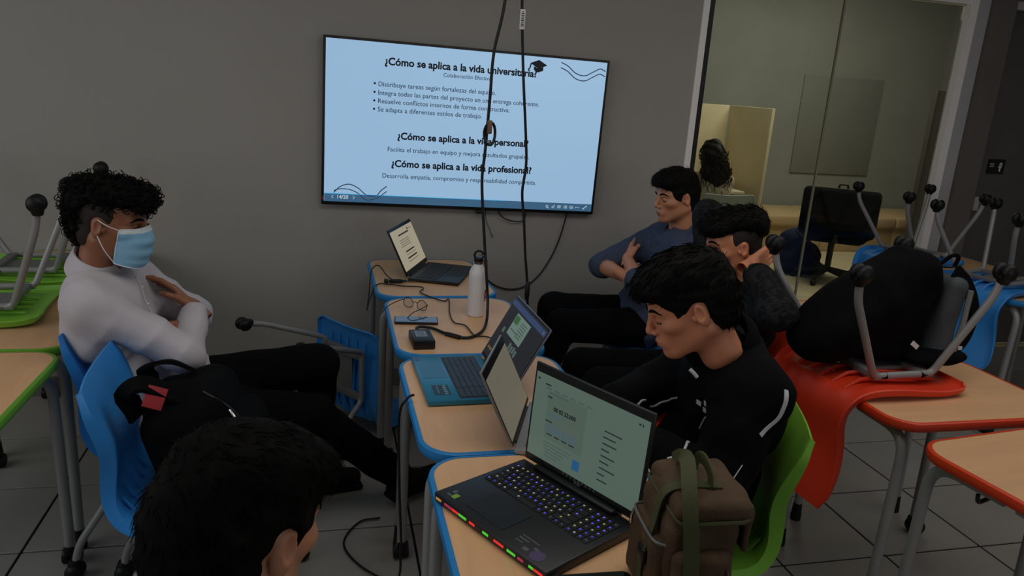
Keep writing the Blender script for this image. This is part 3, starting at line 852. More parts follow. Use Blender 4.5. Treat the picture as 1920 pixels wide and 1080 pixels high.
def laptop(name, label, w, d, tb, lh, ang, pos, rz, body, lidm, bezel, screen, bz=(0.006, 0.012, 0.016), hinge=True):
    o = thing(name, label, 'laptop', pos, rz)
    base = MB().box((0, -d / 2, tb / 2 + 0.002), (w, d, tb), bev=min(0.004, tb * 0.3)).build('base', body, o)
    T = Matrix.Translation((0, 0.0, tb + 0.001)) @ Matrix.Rotation(PI - ang, 4, 'X')
    # lid frame: local y runs from hinge outward (closed: towards -y), local z faces the user when open
    lid = MB().box((0, -lh / 2 - 0.004, 0.0035), (w, lh, 0.007), bev=0.0028).build('lid', lidm, o)
    T = Matrix.Translation((0, 0, tb + 0.001)) @ Matrix.Rotation(-ang, 4, 'X')
    lid.matrix_local = T
    # inner face is local -z
    MB().box((0, -lh / 2 - 0.004, -0.0003), (w - 0.006, lh - 0.006, 0.0012)).build('bezel', bezel, lid, smooth=False)
    sw_, top, bot = w - 2 * bz[0], bz[1], bz[2]
    sh = lh - top - bot
    sc = MB().box((0, -0.004 - bot - sh / 2, -0.0012), (sw_, sh, 0.0010)).build('screen', screen, lid, smooth=False)
    if hinge:
        MB().tube([(-w * 0.36, 0.003, tb), (w * 0.36, 0.003, tb)], min(0.006, tb * 0.35), 10).build('hinge', bezel, o)
    # helper that places flat print on the screen: x right, y up, seen by the user, origin = screen centre
    SC = Matrix.Translation((0, -0.004 - bot - sh / 2, -0.0019)) @ Matrix.Rotation(PI, 4, 'X')
    SC = Matrix.Translation((0, -0.004 - bot - sh / 2, -0.0019)) @ Matrix(((1, 0, 0, 0), (0, -1, 0, 0), (0, 0, -1, 0), (0, 0, 0, 1)))
    return o, base, lid, SC, sw_, sh
def bars(name, m, parent, SC, rects):
    for x, y, w, h in rects:
        MB().box((x, y, 0.0003), (w, h, 0.0006), SC).build(name, m, parent, smooth=False)
dark = mat('laptop_black', (20, 21, 24), 0.42, var=0.05, vscale=20)
bezelm = mat('bezel_black', (9, 9, 10), 0.35)
keym = mat('key_black', (17, 17, 19), 0.55)
# gaming laptop, nearest
gs = emat('gaming_screen', (78, 94, 84), 1.0, 0.3, base=(20, 24, 22))
g, gb, glid, SC, sw_, sh = laptop('gaming_laptop', 'open black gaming laptop with colour-lit keyboard nearest the camera', 0.358, 0.272, 0.022, 0.250, math.radians(94), (0.557, 1.456, 0.751), -1.077, dark, dark, bezelm, gs, bz=(0.008, 0.022, 0.020))
leds = [emat('key_led_' + n, c, 1.0) for n, c in (('blue', (70, 72, 220)), ('violet', (110, 90, 225)), ('white', (150, 145, 150)), ('dim', (60, 58, 90)), ('warm', (150, 138, 96)), ('blue2', (58, 58, 190)))]
keyboard(gb, 0.325, -0.032, 0.0185, keym, leds, 0.0235)
MB().box((-0.035, -0.206, 0.0245), (0.118, 0.085, 0.0012)).build('touchpad', mat('touchpad_dark', (26, 30, 34), 0.35), gb, smooth=False)
MB().box((0, -0.012, 0.030), (0.25, 0.018, 0.012), bev=0.004).build('rear_vent', bezelm, gb)
lc = {'red': emat('led_red', (215, 40, 40), 1.0), 'green': emat('led_green', (70, 190, 50), 1.0), 'rose': emat('led_rose', (150, 40, 70), 1.0), 'amber': emat('led_amber', (170, 120, 50), 1.0), 'dim': mat('led_off', (26, 28, 22), 0.4)}
x = -0.172
for c, w in (('amber', .022), ('dim', .012), ('rose', .03), ('red', .028), ('green', .030), ('dim', .01), ('red', .022), ('dim', .028), ('green', .022), ('dim', .018), ('red', .036), ('dim', .010), ('green', .030), ('dim', .006), ('rose', .020), ('dim', .016), ('green', .016), ('red', .030)):
    w = w * 0.344 / 0.386
    MB().box((x + w / 2, -0.2722, 0.012), (w - 0.001, 0.0024, 0.006), bev=0.001, seg=1).build('light_bar', lc[c], gb, smooth=False); x += w
st = mat('sticker_print', (86, 92, 96), 0.5); stg = mat('sticker_green', (120, 160, 60), 0.5); stp = mat('sticker_violet', (80, 66, 100), 0.5)
s1 = MB()
for x, y, w, h in ((0.085, -0.222, 0.05, 0.003), (0.075, -0.232, 0.028, 0.004), (0.072, -0.243, 0.02, 0.003), (0.10, -0.252, 0.014, 0.010), (0.115, -0.236, 0.012, 0.006), (-0.150, -0.235, 0.010, 0.012), (-0.150, -0.252, 0.012, 0.006)): s1.box((x, y, 0.0243), (w, h, 0.0004))
s1.build('sticker_text', st, gb, smooth=False)
MB().lathe([(0.017, 0.0241), (0.017, 0.0247)], 24, T=Matrix.Translation((0.132, -0.250, 0))).build('round_sticker', stp, gb, smooth=False)
MB().box((-0.135, -0.246, 0.0243), (0.014, 0.018, 0.0005)).build('green_sticker', stg, gb, smooth=False)
textmesh('brand_text', 'msi', 0.014, mat('bezel_print', (92, 92, 96), 0.4), glid, SC @ Matrix.Translation((0, -sh / 2 - 0.013, 0.0002)), align='CENTER', bold=0.0004)
tx = emat('screen_ink', (26, 34, 36), 1.0); tl = emat('screen_grey', (62, 78, 74), 1.0); bl = emat('screen_blue', (30, 78, 120), 1.0); bt = emat('screen_button', (68, 86, 92), 1.0); pn_ = emat('screen_panel', (73, 88, 79), 1.0)
bars('screen_panel', pn_, glid, SC, [(-0.062, 0.012, 0.122, 0.118)])
SC2 = SC @ Matrix.Translation((0, 0, 0.0008))
r_ = [(-0.160, 0.090, 0.008, 0.004), (-0.128, 0.083, 0.018, 0.0035), (-0.118, 0.0555, 0.014, 0.0035), (0.146, 0.090, 0.006, 0.004), (0.154, 0.090, 0.003, 0.006)]
r_ += [(0.085 - k * 0.0 + w / 2 - 0.035, 0.040 - k * 0.0145, w * 0.8, 0.0028) for k, w in enumerate((0.062, 0.045, 0.050, 0.030, 0.050, 0.034, 0.056, 0.026, 0.036))]
r_ += [(-0.105 + 0.024 * k, -0.034, 0.017, 0.003) for k in range(4)] + [(-0.112, -0.003, 0.022, 0.003)]
bars('text_line', tx, glid, SC2, r_)
bars('grey_line', tl, glid, SC2, [(-0.125 + 0.026 * k, 0.075, 0.016, 0.003) for k in range(6)] + [(-0.090, 0.066, 0.06, 0.003)] + [(-0.075 - 0.004 * k, -0.056 - k * 0.008, 0.09 - 0.012 * k, 0.0022) for k in range(5)])
bars('screen_button', bt, glid, SC2, [(-0.105 + 0.024 * k, -0.020, 0.019, 0.019) for k in range(4)] + [(-0.110, 0.014, 0.014, 0.008), (-0.092, 0.014, 0.016, 0.008)])
bars('screen_app_icon', bl, glid, SC2, [(-0.012, -0.074, 0.021, 0.024)])
textmesh('screen_clock', '00 02 22.000', 0.0135, tx, glid, SC2 @ Matrix.Translation((-0.066, 0.027, 0.0003)), align='CENTER', bold=0.0006)
bars('taskbar_icon', st, glid, SC, [(-0.045 + 0.012 * k, -sh / 2 - 0.0035, 0.005, 0.004) for k in range(9)])
# teal laptop
tealm = mat('teal_metal', (46, 128, 160), 0.33, metal=0.35, var=0.12, vscale=3)
ts = emat('teal_laptop_screen', (24, 27, 34), 1.0, 0.22)
t_, tb_, tlid, SC, sw_, sh = laptop('teal_laptop', 'open laptop with teal palm rest and dark screen', 0.368, 0.236, 0.016, 0.236, math.radians(119), (0.512, 2.172, 0.751), -PI / 2 + 0.03, tealm, mat('lid_edge_silver', (120, 124, 132), 0.4, metal=0.6), bezelm, ts, bz=(0.005, 0.008, 0.014))
keyboard(tb_, 0.325, -0.030, 0.0178, mat('key_slate', (44, 58, 74), 0.5), None, 0.0175)
MB().box((0.005, -0.084, 0.0180), (0.336, 0.114, 0.0008)).build('keyboard_deck', mat('keyboard_deck_slate', (26, 38, 52), 0.5), tb_, smooth=False)
MB().box((-0.045, -0.187, 0.0180), (0.112, 0.075, 0.0012)).build('touchpad', mat('touchpad_teal', (40, 112, 142), 0.3, metal=0.3), tb_, smooth=False)
MB().box((0.105, -0.185, 0.0180), (0.075, 0.05, 0.0006)).build('sticker', mat('sticker_dark', (30, 62, 78), 0.5), tb_, smooth=False)
bars('sticker_icon', mat('sticker_pale', (110, 150, 165), 0.5), tb_, Matrix.Translation((0.105, -0.185, 0.0184)), [(-0.028 + 0.014 * k, 0.012, 0.008, 0.010) for k in range(5)] + [(-0.024 + 0.014 * k, -0.010, 0.010, 0.003) for k in range(4)])
MB().box((-0.155, -0.222, 0.0181), (0.03, 0.014, 0.0006)).build('corner_sticker', mat('sticker_blue', (60, 92, 130), 0.5), tb_, smooth=False)
bars('screen_bar', emat('teal_bar', (40, 58, 92), 1.0), tlid, SC, [(0.0, 0.092, 0.352, 0.018)])
bars('screen_page', emat('teal_page', (92, 112, 104), 1.0), tlid, SC, [(-0.015, 0.038, 0.145, 0.075)])
SC2 = SC @ Matrix.Translation((0, 0, 0.0008))
bars('page_picture', emat('teal_pic', (40, 84, 46), 1.0), tlid, SC2, [(-0.062, 0.056, 0.040, 0.026)])
bars('page_line', emat('teal_lines', (54, 70, 66), 1.0), tlid, SC2, [(0.012, 0.062 - 0.009 * k, 0.06 - 0.006 * (k % 3), 0.0028) for k in range(6)] + [(-0.04, 0.022, 0.07, 0.003)])
bars('thumbnail', emat('teal_thumb', (70, 84, 80), 1.0), tlid, SC2, [(-0.005 + 0.022 * k, -0.020 - 0.004 * (k % 2), 0.016, 0.022) for k in range(4)] + [(0.085 + 0.012 * k, -0.060, 0.008, 0.014) for k in range(4)] + [(-0.12, 0.0, 0.018, 0.018), (0.160, 0.092, 0.010, 0.010)])
bars('screen_icon', emat('teal_icons', (110, 90, 50), 1.0), tlid, SC2, [(-0.155 + 0.016 * k, -0.080, 0.009, 0.008) for k in range(4)])
# grey laptop turned away
lidg = mat('grey_lid', (118, 110, 96), 0.6, var=0.08, vscale=25)
q, qb, qlid, SC, sw_, sh = laptop('grey_laptop', 'thin silver laptop with pale screen standing between the teal and gaming laptops', 0.312, 0.222, 0.014, 0.215, math.radians(116), (0.520, 1.822, 0.751), 1.19, mat('silver_body', (150, 150, 152), 0.4, metal=0.5), mat('lid_rim_silver', (148, 146, 142), 0.35, metal=0.5), bezelm, emat('grey_laptop_screen', (96, 92, 80), 1.0, 0.4, base=(30, 28, 26)), bz=(0.008, 0.026, 0.014))
MB().box((0, -0.1115, 0.0074), (0.304, 0.208, 0.001)).build('lid_border', bezelm, qlid, smooth=False)
MB().box((0.0, -0.1000, 0.0081), (0.280, 0.176, 0.001)).build('lid_panel', lidg, qlid, smooth=False)
keyboard(qb, 0.27, -0.025, 0.0175, keym, None, 0.0155, numpad=False)
# small laptop by the wall
ds = emat('small_laptop_screen', (150, 143, 122), 1.0, 0.3)
d_, db, dlid, SC, sw_, sh = laptop('small_laptop', 'small black laptop by the wall showing the same slide', 0.345, 0.240, 0.016, 0.232, math.radians(116), (0.428, 3.530, 0.751), 1.175, dark, dark, bezelm, ds, bz=(0.008, 0.016, 0.022))
kb = MB(); rg = random.Random(5)
for r in range(6):
    for c in range(15):
        kb.box((-0.147 + c * 0.021, -0.040 - r * 0.0175, 0.0192), (0.0185, 0.0148, 0.002))
ko = kb.build('keyboard_keys', mat('key_grey', (38, 40, 44), 0.5), db, smooth=False); ko['kind'] = 'stuff'
MB().box((0, -0.195, 0.0183), (0.105, 0.062, 0.001)).build('touchpad', keym, db, smooth=False)
sx = emat('small_screen_ink', (30, 28, 26), 1.0); sg2 = emat('small_screen_grey', (96, 92, 80), 1.0)
bars('slide_heading', sx, dlid, SC, [(0.0, 0.066, 0.15, 0.007), (0.0, -0.018, 0.13, 0.007), (0.0, -0.050, 0.14, 0.007), (0.075, 0.078, 0.014, 0.010)])
bars('slide_line', sg2, dlid, SC, [(-0.02, 0.040 - 0.010 * k, 0.13 + 0.012 * (k % 2), 0.0035) for k in range(4)] + [(0, -0.033, 0.14, 0.0035), (0, -0.066, 0.15, 0.0035), (0.115, 0.076, 0.03, 0.004)])
# ------------------------------------------------------------------ things on the desks
bo = thing('water_bottle', 'white metal bottle with black carabiner cap on the third desk', 'bottle', (0.583, 2.850, 0.751))
MB().lathe([(0.030, 0), (0.0345, 0.003), (0.0355, 0.012), (0.0355, 0.165), (0.034, 0.180), (0.028, 0.196), (0.0195, 0.208), (0.0185, 0.214)], 32).build('body', mat('white_enamel', (222, 220, 222), 0.35), bo)
MB().lathe([(0.0165, 0.212), (0.0185, 0.214), (0.0185, 0.222), (0.0165, 0.224)], 24).build('neck_ring', M['chrome'], bo)
MB().lathe([(0.0175, 0.222), (0.0185, 0.226), (0.0185, 0.238), (0.015, 0.242)], 24).build('cap', M['black'], bo)
MB().tube(spline([(-0.014, 0, 0.236), (-0.017, 0, 0.252), (-0.008, 0, 0.264), (0.008, 0, 0.264), (0.017, 0, 0.252), (0.014, 0, 0.236)], 5), 0.0045, 8).build('cap_loop', M['black'], bo)
MB().tube(spline([(0.0, -0.003, 0.250), (0.022, -0.006, 0.246), (0.034, -0.006, 0.222), (0.037, -0.004, 0.196), (0.030, -0.003, 0.192), (0.024, -0.004, 0.215), (0.010, -0.006, 0.243)], 5), 0.0022, 8).build('carabiner', M['chrome'], bo)
rows = []
for i in range(9):
    a = -0.75 + 0.075 * i; rows.append([(0.0362 * math.cos(a), 0.0362 * math.sin(a), 0.088 + 0.026 * s * math.sqrt(max(0.0, 1 - ((i - 4) / 4.3) ** 2))) for s in (-1, -0.5, 0, 0.5, 1)])
MB().grid(rows).build('red_emblem', M['red'], bo)

ph = thing('smartphone', 'smartphone in dark case lying by the eyeglasses', 'phone', (0.334, 2.768, 0.752), -0.10)
MB().box((0, 0, 0.005), (0.166, 0.078, 0.009), bev=0.003).build('case', mat('phone_case', (22, 22, 34), 0.4), ph)
MB().box((0, 0, 0.0097), (0.158, 0.070, 0.0006)).build('screen', mat('phone_glass', (60, 66, 92), 0.06, spec=1.0), ph, smooth=False)
p2 = thing('smartphone', 'black phone at the bottom edge on the nearest desk', 'phone', (0.487, 1.135, 0.752), -0.05)
MB().prism(rrect(0.165, 0.080, 0.016, 6), 0, 0.010).build('case', M['black'], p2)
MB().prism(rrect(0.157, 0.072, 0.012, 6), 0.010, 0.0106).build('screen', mat('phone_glass_dark', (8, 8, 9), 0.12), p2, smooth=False)
ad = thing('power_adapter', 'black square power adapter with silver label', 'adapter', (0.326, 2.520, 0.752), 0.04)
MB().box((0, 0, 0.016), (0.076, 0.130, 0.032), bev=0.004).build('body', M['black'], ad)
MB().box((-0.002, 0.012, 0.0323), (0.040, 0.062, 0.0006)).build('label_plate', mat('adapter_label', (130, 134, 146), 0.4), ad, smooth=False)
lt = MB()
for k in range(6): lt.box((-0.002, -0.010 + k * 0.009, 0.0328), (0.030 - 0.006 * (k % 2), 0.002, 0.0004))
lt.build('label_print', mat('adapter_print', (70, 74, 84), 0.5), ad, smooth=False)
MB().tube([(-0.004, 0.065, 0.016), (-0.004, 0.085, 0.018)], [0.008, 0.006], 8).build('socket', cabm, ad)

ey = thing('eyeglasses', 'thin dark-framed eyeglasses lying folded open beside the bottle', 'eyeglasses', (0.345, 2.915, 0.752), -0.75)
em = mat('thin_dark_metal', (40, 30, 28), 0.35, metal=0.5)
lens = bpy.data.materials.new('lens_glass'); lens.use_nodes = True
lb = lens.node_tree.nodes['Principled BSDF']; lb.inputs['Transmission Weight'].default_value = 1.0; lb.inputs['Roughness'].default_value = 0.02; lb.inputs['IOR'].default_value = 1.05
for s in (-1, 1):
    ring = [(s * 0.034 + 0.024 * math.cos(a), 0.0, 0.026 + 0.021 * math.sin(a) - 0.002 * math.cos(2 * a)) for a in np.linspace(0, 2 * PI, 25)[:-1]]
    rm = MB().tube(ring, 0.0016, 6, close=True).build('rim', em, ey)
    MB().prism([(p[0], p[2]) for p in ring], -0.0006, 0.0006, T=Matrix.Rotation(PI / 2, 4, 'X')).build('lens', lens, rm, smooth=False)
    MB().tube(spline([(s * 0.058, 0, 0.034), (s * 0.064, -0.004, 0.034), (s * 0.066, -0.06, 0.030), (s * 0.062, -0.105, 0.024), (s * 0.060, -0.135, 0.005)], 5), 0.0018, 6).build('temple', em, ey)
MB().tube(spline([(-0.011, 0, 0.031), (0, 0.001, 0.036), (0.011, 0, 0.031)], 5), 0.0015, 6).build('bridge', em, ey)

# canvas bag on the nearest desk
cb = thing('canvas_bag', 'brown canvas bag with olive straps on the nearest desk', 'bag', (0.655, 1.125, 0.752), -0.10); cb.scale = (0.80, 0.82, 0.95)
F = Field((-0.14, -0.16, -0.01), (0.14, 0.16, 0.32), 0.005)
F.rbox((0, 0, 0.100), (0.084, 0.105, 0.101), 0.030, 0).rbox((0.004, 0, 0.175), (0.078, 0.098, 0.070), 0.040, 0.02).wrinkle(0.0030, 60, 4)
F.cut((0, 0, -1), 0.0)
soft('body', F, M['olive'], cb)
F = Field((-0.14, -0.15, -0.01), (0.0, 0.15, 0.22), 0.005)
F.rbox((-0.078, 0.0, 0.075), (0.030, 0.088, 0.074), 0.024, 0).wrinkle(0.0028, 62, 9).cut((0, 0, -1), 0.0)
pk = soft('front_pocket', F, M['olive'], cb)
F = Field((-0.14, -0.19, -0.01), (0.14, -0.03, 0.22), 0.005)
F.rbox((0.0, -0.106, 0.075), (0.068, 0.028, 0.074), 0.024, 0).wrinkle(0.0028, 62, 10).cut((0, 0, -1), 0.0)
soft('end_pocket', F, M['olive'], cb)
F = Field((-0.14, -0.16, 0.10), (0.16, 0.16, 0.32), 0.005)
F.rbox((0.018, 0, 0.220), (0.088, 0.108, 0.022), 0.020, 0).rbox((0.100, 0, 0.185), (0.008, 0.10, 0.05), 0.007, 0.02).wrinkle(0.0026, 58, 12)
fp_ = soft('lid_flap', F, M['olive'], cb)
MB().tube([(0.018 + x * 1.02, y * 1.02, 0.205 + 0.004 * math.sin(k * 0.7)) for k, (x, y) in enumerate(rrect(0.178, 0.218, 0.03, 5))], 0.0042, 6, close=True).build('flap_binding', M['strap'], fp_)
sb = MB()
ribbon(sb, spline([(-0.108, -0.030, 0.01), (-0.112, -0.030, 0.09), (-0.094, -0.032, 0.165), (-0.078, -0.034, 0.232), (-0.02, -0.036, 0.247), (0.05, -0.04, 0.247)], 6), [(-1, 0, 0.25)] * 16 + [(-0.7, 0, 0.7)] * 4 + [(0, 0, 1)] * 11, 0.030, 0.003)
sb.build('front_strap', M['strap'], cb)
sb = MB()
ribbon(sb, spline([(-0.030, -0.128, 0.01), (-0.036, -0.142, 0.08), (-0.040, -0.128, 0.16), (-0.046, -0.112, 0.225), (-0.040, -0.07, 0.268), (-0.020, 0.0, 0.282), (-0.01, 0.06, 0.262), (-0.01, 0.10, 0.235)], 6), (-0.35, -0.75, 0.55), 0.034, 0.003)
sb.build('shoulder_strap', M['strap'], cb)
sb = MB()
ribbon(sb, spline([(0.02, -0.045, 0.240), (0.02, -0.038, 0.270), (0.02, 0.0, 0.282), (0.02, 0.038, 0.270), (0.02, 0.045, 0.24)], 6), (1, 0, 0), 0.024, 0.004)
sb.build('carry_handle', M['strap'], cb)
MB().box((-0.112, -0.030, 0.098), (0.010, 0.042, 0.032), bev=0.003).build('buckle', M['black'], cb)
MB().tube(spline([(-0.080, -0.088, 0.146), (-0.104, -0.07, 0.148), (-0.108, 0.0, 0.148), (-0.104, 0.07, 0.148), (-0.080, 0.088, 0.146)], 5), 0.0032, 6).build('zipper', M['steeldk'], cb)
MB().tube([(-0.108, 0.062, 0.148), (-0.113, 0.064, 0.130), (-0.112, 0.066, 0.112)], [0.002, 0.003, 0.0035], 6).build('zip_pull', M['chrome'], cb)
MB().tube([(0.045, -0.136, 0.120), (0.050, -0.139, 0.100), (0.050, -0.138, 0.082)], [0.002, 0.003, 0.0035], 6).build('zip_pull', M['chrome'], cb)

# black backpack with red tag on the blue chair
bk = thing('backpack', 'black backpack with a red tag on the blue chair', 'backpack', (-0.375, 2.145, 0.448), 0.06)
def R3(ax, a): return np.array(Matrix.Rotation(a, 3, ax))
Rb = np.array(Matrix.Rotation(-0.28, 3, 'Y'))
F = Field((-0.32, -0.25, -0.05), (0.34, 0.25, 0.46), 0.008)
F.rbox((0.03, 0, 0.145), (0.125, 0.165, 0.190), 0.07, 0, R=Rb).rbox((0.16, 0, 0.115), (0.06, 0.135, 0.13), 0.05, 0.03, R=Rb).wrinkle(0.003, 38, 21).cut((0, 0, -1), 0.012)
bd = soft('body', F, M['blackfab'], bk)
sb = MB()
ribbon(sb, spline([(-0.13, -0.10, 0.28), (-0.150, -0.105, 0.345), (-0.115, -0.10, 0.370), (-0.06, -0.095, 0.345), (0.0, -0.09, 0.31)], 6), (0, -0.3, 1), 0.06, 0.012)
ribbon(sb, spline([(-0.12, 0.06, 0.30), (-0.12, 0.06, 0.355), (-0.06, 0.055, 0.370), (0.0, 0.055, 0.34)], 6), (0, 0.3, 1), 0.055, 0.012)
sb.build('shoulder_straps', M['blackfab'], bk)
MB().box((0, 0, 0), (0.050, 0.060, 0.004), T=Matrix.Translation((-0.078, -0.128, 0.345)) @ Matrix.Rotation(0.35, 4, 'Y') @ Matrix.Rotation(0.95, 4, 'X'), bev=0.001).build('red_tag', M['red'], bk)
zp = MB()
zp.tube(spline([(0.04, -0.12, 0.352), (0.11, -0.125, 0.30), (0.165, -0.12, 0.21), (0.18, -0.11, 0.12)], 6), 0.004, 6)
zp.build('zipper', M['black'], bk)
for p in ((0.108, -0.135, 0.302), (0.150, -0.137, 0.252)):
    a = Vector(p)
    MB().tube([a, a + Vector((0.012, -0.012, -0.018)), a + Vector((0.020, -0.016, -0.034))], [0.003, 0.004, 0.005], 6).build('zip_pull', M['chrome'], bk)
MB().box((0.185, -0.134, 0.210), (0.03, 0.006, 0.014), bev=0.002).build('red_pull_tab', M['red'], bk)

# black backpack lying between the legs of the upside-down orange chair
b2 = thing('backpack', 'black backpack lying between the legs of the upturned orange chair', 'backpack', (1.88, 2.13, 0.815), 0.05)
F = Field((-0.42, -0.2, -0.03), (0.42, 0.26, 0.46), 0.008)
Ra = np.array(Matrix.Rotation(-0.52, 3, 'Y'))
F.ell((-0.095, 0.02, 0.170), (0.245, 0.120, 0.128), 0, R=Ra).rbox((0.045, 0.02, 0.262), (0.135, 0.110, 0.095), 0.06, 0.05, R=Ra).ell((-0.22, 0.02, 0.085), (0.115, 0.11, 0.095), 0.05).rbox((0.02, 0.02, 0.13), (0.12, 0.10, 0.13), 0.05, 0.04).wrinkle(0.0045, 30, 31).cut((0, 0, -1), 0.0)
soft('body', F, M['blackfab'], b2)
F = Field((0.05, -0.2, -0.03), (0.42, 0.24, 0.40), 0.008)
F.rbox((0.205, 0.0, 0.155), (0.040, 0.105, 0.155), 0.035, 0, R=np.array(Matrix.Rotation(0.10, 3, 'Y'))).wrinkle(0.002, 50, 33)
soft('back_panel', F, mat('grey_mesh_panel', (66, 70, 74), 0.7, bump=0.5, bscale=220), b2)
for yy in (-0.085, -0.04, 0.0):
    MB().tube([(0.226, yy - 0.02, 0.02), (0.246, yy - 0.02, 0.15), (0.248, yy - 0.02, 0.27)], 0.010, 8).build('padding_rib', M['steeldk'], b2)
sb = MB()
ribbon(sb, spline([(0.215, -0.05, 0.325), (0.265, -0.065, 0.275), (0.310, -0.07, 0.19), (0.305, -0.07, 0.10), (0.26, -0.07, 0.045), (0.19, -0.075, 0.02), (0.12, -0.10, 0.02)], 6), (0.3, -1, 0.1), 0.05, 0.014)
sb.build('shoulder_strap', M['blackfab'], b2)
F = Field((0.0, -0.24, -0.03), (0.36, 0.04, 0.10), 0.007)
F.ell((0.17, -0.095, 0.030), (0.13, 0.055, 0.028), 0).wrinkle(0.001, 60, 3)
soft('folded_strap', F, M['blackfab'], b2)
MB().tube(spline([(0.185, -0.02, 0.345), (0.215, -0.03, 0.375), (0.245, -0.03, 0.370), (0.235, -0.03, 0.335)], 6), 0.007, 8).build('top_loop', M['blackfab'], b2)
MB().box((0.045, -0.118, 0.085), (0.032, 0.004, 0.016), T=Matrix.Translation((0.045, -0.118, 0.085)) @ Matrix.Rotation(0.6, 4, 'Y') @ Matrix.Translation((-0.045, 0.118, -0.085))).build('white_tag', M['white'], b2, smooth=False)
MB().box((0.262, -0.10, 0.060), (0.018, 0.006, 0.012)).build('strap_tag', M['white'], b2, smooth=False)

# ------------------------------------------------------------------ room behind the glass
ck = thing('cubicle_screen', 'cream fabric cubicle screen around the counter behind the glass', 'partition', (3.45, 7.3, 0))
for n in range(3):
    MB().box((-1.28 + n * 0.76 + 0.0, 0.02, 0.80), (0.75, 0.04, 1.60), bev=0.006).build('panel', M['cream'], ck)
a, b_ = Vector((0.64, 0.0, 0)), Vector((0.74, -0.62, 0))
T = Matrix.Translation((a + b_) / 2) @ Matrix.Rotation(math.atan2(b_.y - a.y, b_.x - a.x), 4, 'Z')
MB().box((0, 0, 0.80), ((b_ - a).length, 0.04, 1.60), T, bev=0.006).build('panel', M['cream'], ck)
ct = thing('counter', 'pale counter in front of the cream cubicle screen', 'counter', (3.05, 6.95, 0))
MB().box((0.1, 0.02, 0.775), (1.70, 0.60, 0.03), bev=0.004).build('worktop', mat('counter_top', (226, 216, 190), 0.4), ct)
for xx in (-0.72, 0.90):
    MB().box((xx, 0.02, 0.38), (0.04, 0.50, 0.76)).build('support', M['cream'], ct, smooth=False)
mo = thing('monitor', 'small dark screen on the counter at the left glass edge', 'monitor', (3.40, 7.05, 0.79), 0.1)
MB().box((0, 0, 0.20), (0.34, 0.025, 0.26), bev=0.004).build('display', M['black'], mo)
MB().tube([(0, 0.01, 0.10), (0, 0.02, 0.01)], 0.014, 8).build('stand', M['black'], mo)
MB().box((0, 0.02, 0.006), (0.18, 0.12, 0.012), bev=0.003).build('foot', M['black'], mo)
cu = thing('cup', 'small white cup with brown sleeve on the counter behind the glass', 'cup', (3.80, 6.72, 0.79))
MB().lathe([(0.022, 0), (0.030, 0.07), (0.031, 0.075)], 16).build('body', M['white'], cu)
MB().lathe([(0.0265, 0.025), (0.0295, 0.055)], 16).build('sleeve', mat('brown_card', (120, 84, 52), 0.8), cu)
bn = thing('bench', 'beige upholstered bench along the far wall behind the glass', 'bench', (6.6, 7.95, 0))
for k in range(4):
    MB().box((-1.45 + k * 0.97, 0.0, 0.36), (0.965, 0.80, 0.13), bev=0.03, seg=3).build('cushion', M['benchm'], bn)
    MB().box((-1.45 + k * 0.97, 0.02, 0.15), (0.960, 0.74, 0.29), bev=0.004).build('base_panel', M['benchm'], bn)
p3 = thing('dark_screen', 'tall dark panel standing behind the right glass edge', 'partition', (6.7, 7.25, 0), 0.5)
MB().box((0, 0, 0.95), (0.9, 0.05, 1.9), bev=0.008).build('panel', mat('dark_screen_fabric', (70, 68, 58), 0.85), p3)
for xx in (-0.3, 0.3): MB().box((xx, 0, 0.012), (0.05, 0.35, 0.024)).build('foot', M['black'], p3, smooth=False)

oc = thing('office_chair', 'black swivel office chair behind the glass partition', 'chair', (4.66, 6.08, 0), -0.55)
F = Field((-0.42, -0.2, 0.36), (0.42, 0.2, 0.98), 0.012)
F.rbox((0, 0.0, 0.70), (0.34, 0.05, 0.225), 0.045, 0).rbox((0, 0.0, 0.58), (0.27, 0.06, 0.16), 0.05, 0.05)
soft('backrest', F, M['blackfab'], oc)
F = Field((-0.34, -0.1, 0.36), (0.34, 0.58, 0.56), 0.012)
F.rbox((0, 0.24, 0.455), (0.25, 0.25, 0.05), 0.04, 0)
soft('seat', F, M['blackfab'], oc)
MB().tube([(0, 0.18, 0.42), (0, 0.18, 0.11)], [0.03, 0.028], 12).build('gas_column', M['black'], oc)
MB().tube(spline([(0, 0.02, 0.55), (0, -0.06, 0.45), (0, 0.10, 0.40), (0, 0.18, 0.41)], 5), 0.025, 10).build('back_bracket', M['black'], oc)
MB().tube(spline([(-0.04, 0, 0.93), (-0.03, 0, 0.962), (0.03, 0, 0.962), (0.04, 0, 0.93)], 5), 0.010, 8).build('top_loop', M['black'], oc)
for k in range(5):
    an = 2 * PI * k / 5 + 0.5
    e = Vector((0.30 * math.cos(an), 0.18 + 0.30 * math.sin(an), 0.075))
    ar = MB().tube([(0, 0.18, 0.125), e], [0.026, 0.017], 8).build('base_arm', M['black'], oc)
    MB().lathe([(0.01, -0.02), (0.028, -0.02), (0.030, -0.01), (0.030, 0.01), (0.028, 0.02), (0.01, 0.02)], 14, T=Matrix.Translation((e.x, e.y, 0.030)) @ Matrix.Rotation(an, 4, 'Z') @ Matrix.Rotation(PI / 2, 4, 'X')).build('castor', M['rubber'], ar)
for s in (-1, 1):
    MB().tube(fillet([(s * 0.25, 0.22, 0.44), (s * 0.31, 0.22, 0.46), (s * 0.31, 0.20, 0.66), (s * 0.31, 0.32, 0.67)], 0.03), 0.014, 8).build('armrest', M['black'], oc)
nb = thing('drawstring_bag', 'navy drawstring bag on the floor beside the office chair', 'bag', (4.62, 6.55, 0))
F = Field((-0.36, -0.25, -0.02), (0.36, 0.25, 0.50), 0.010)
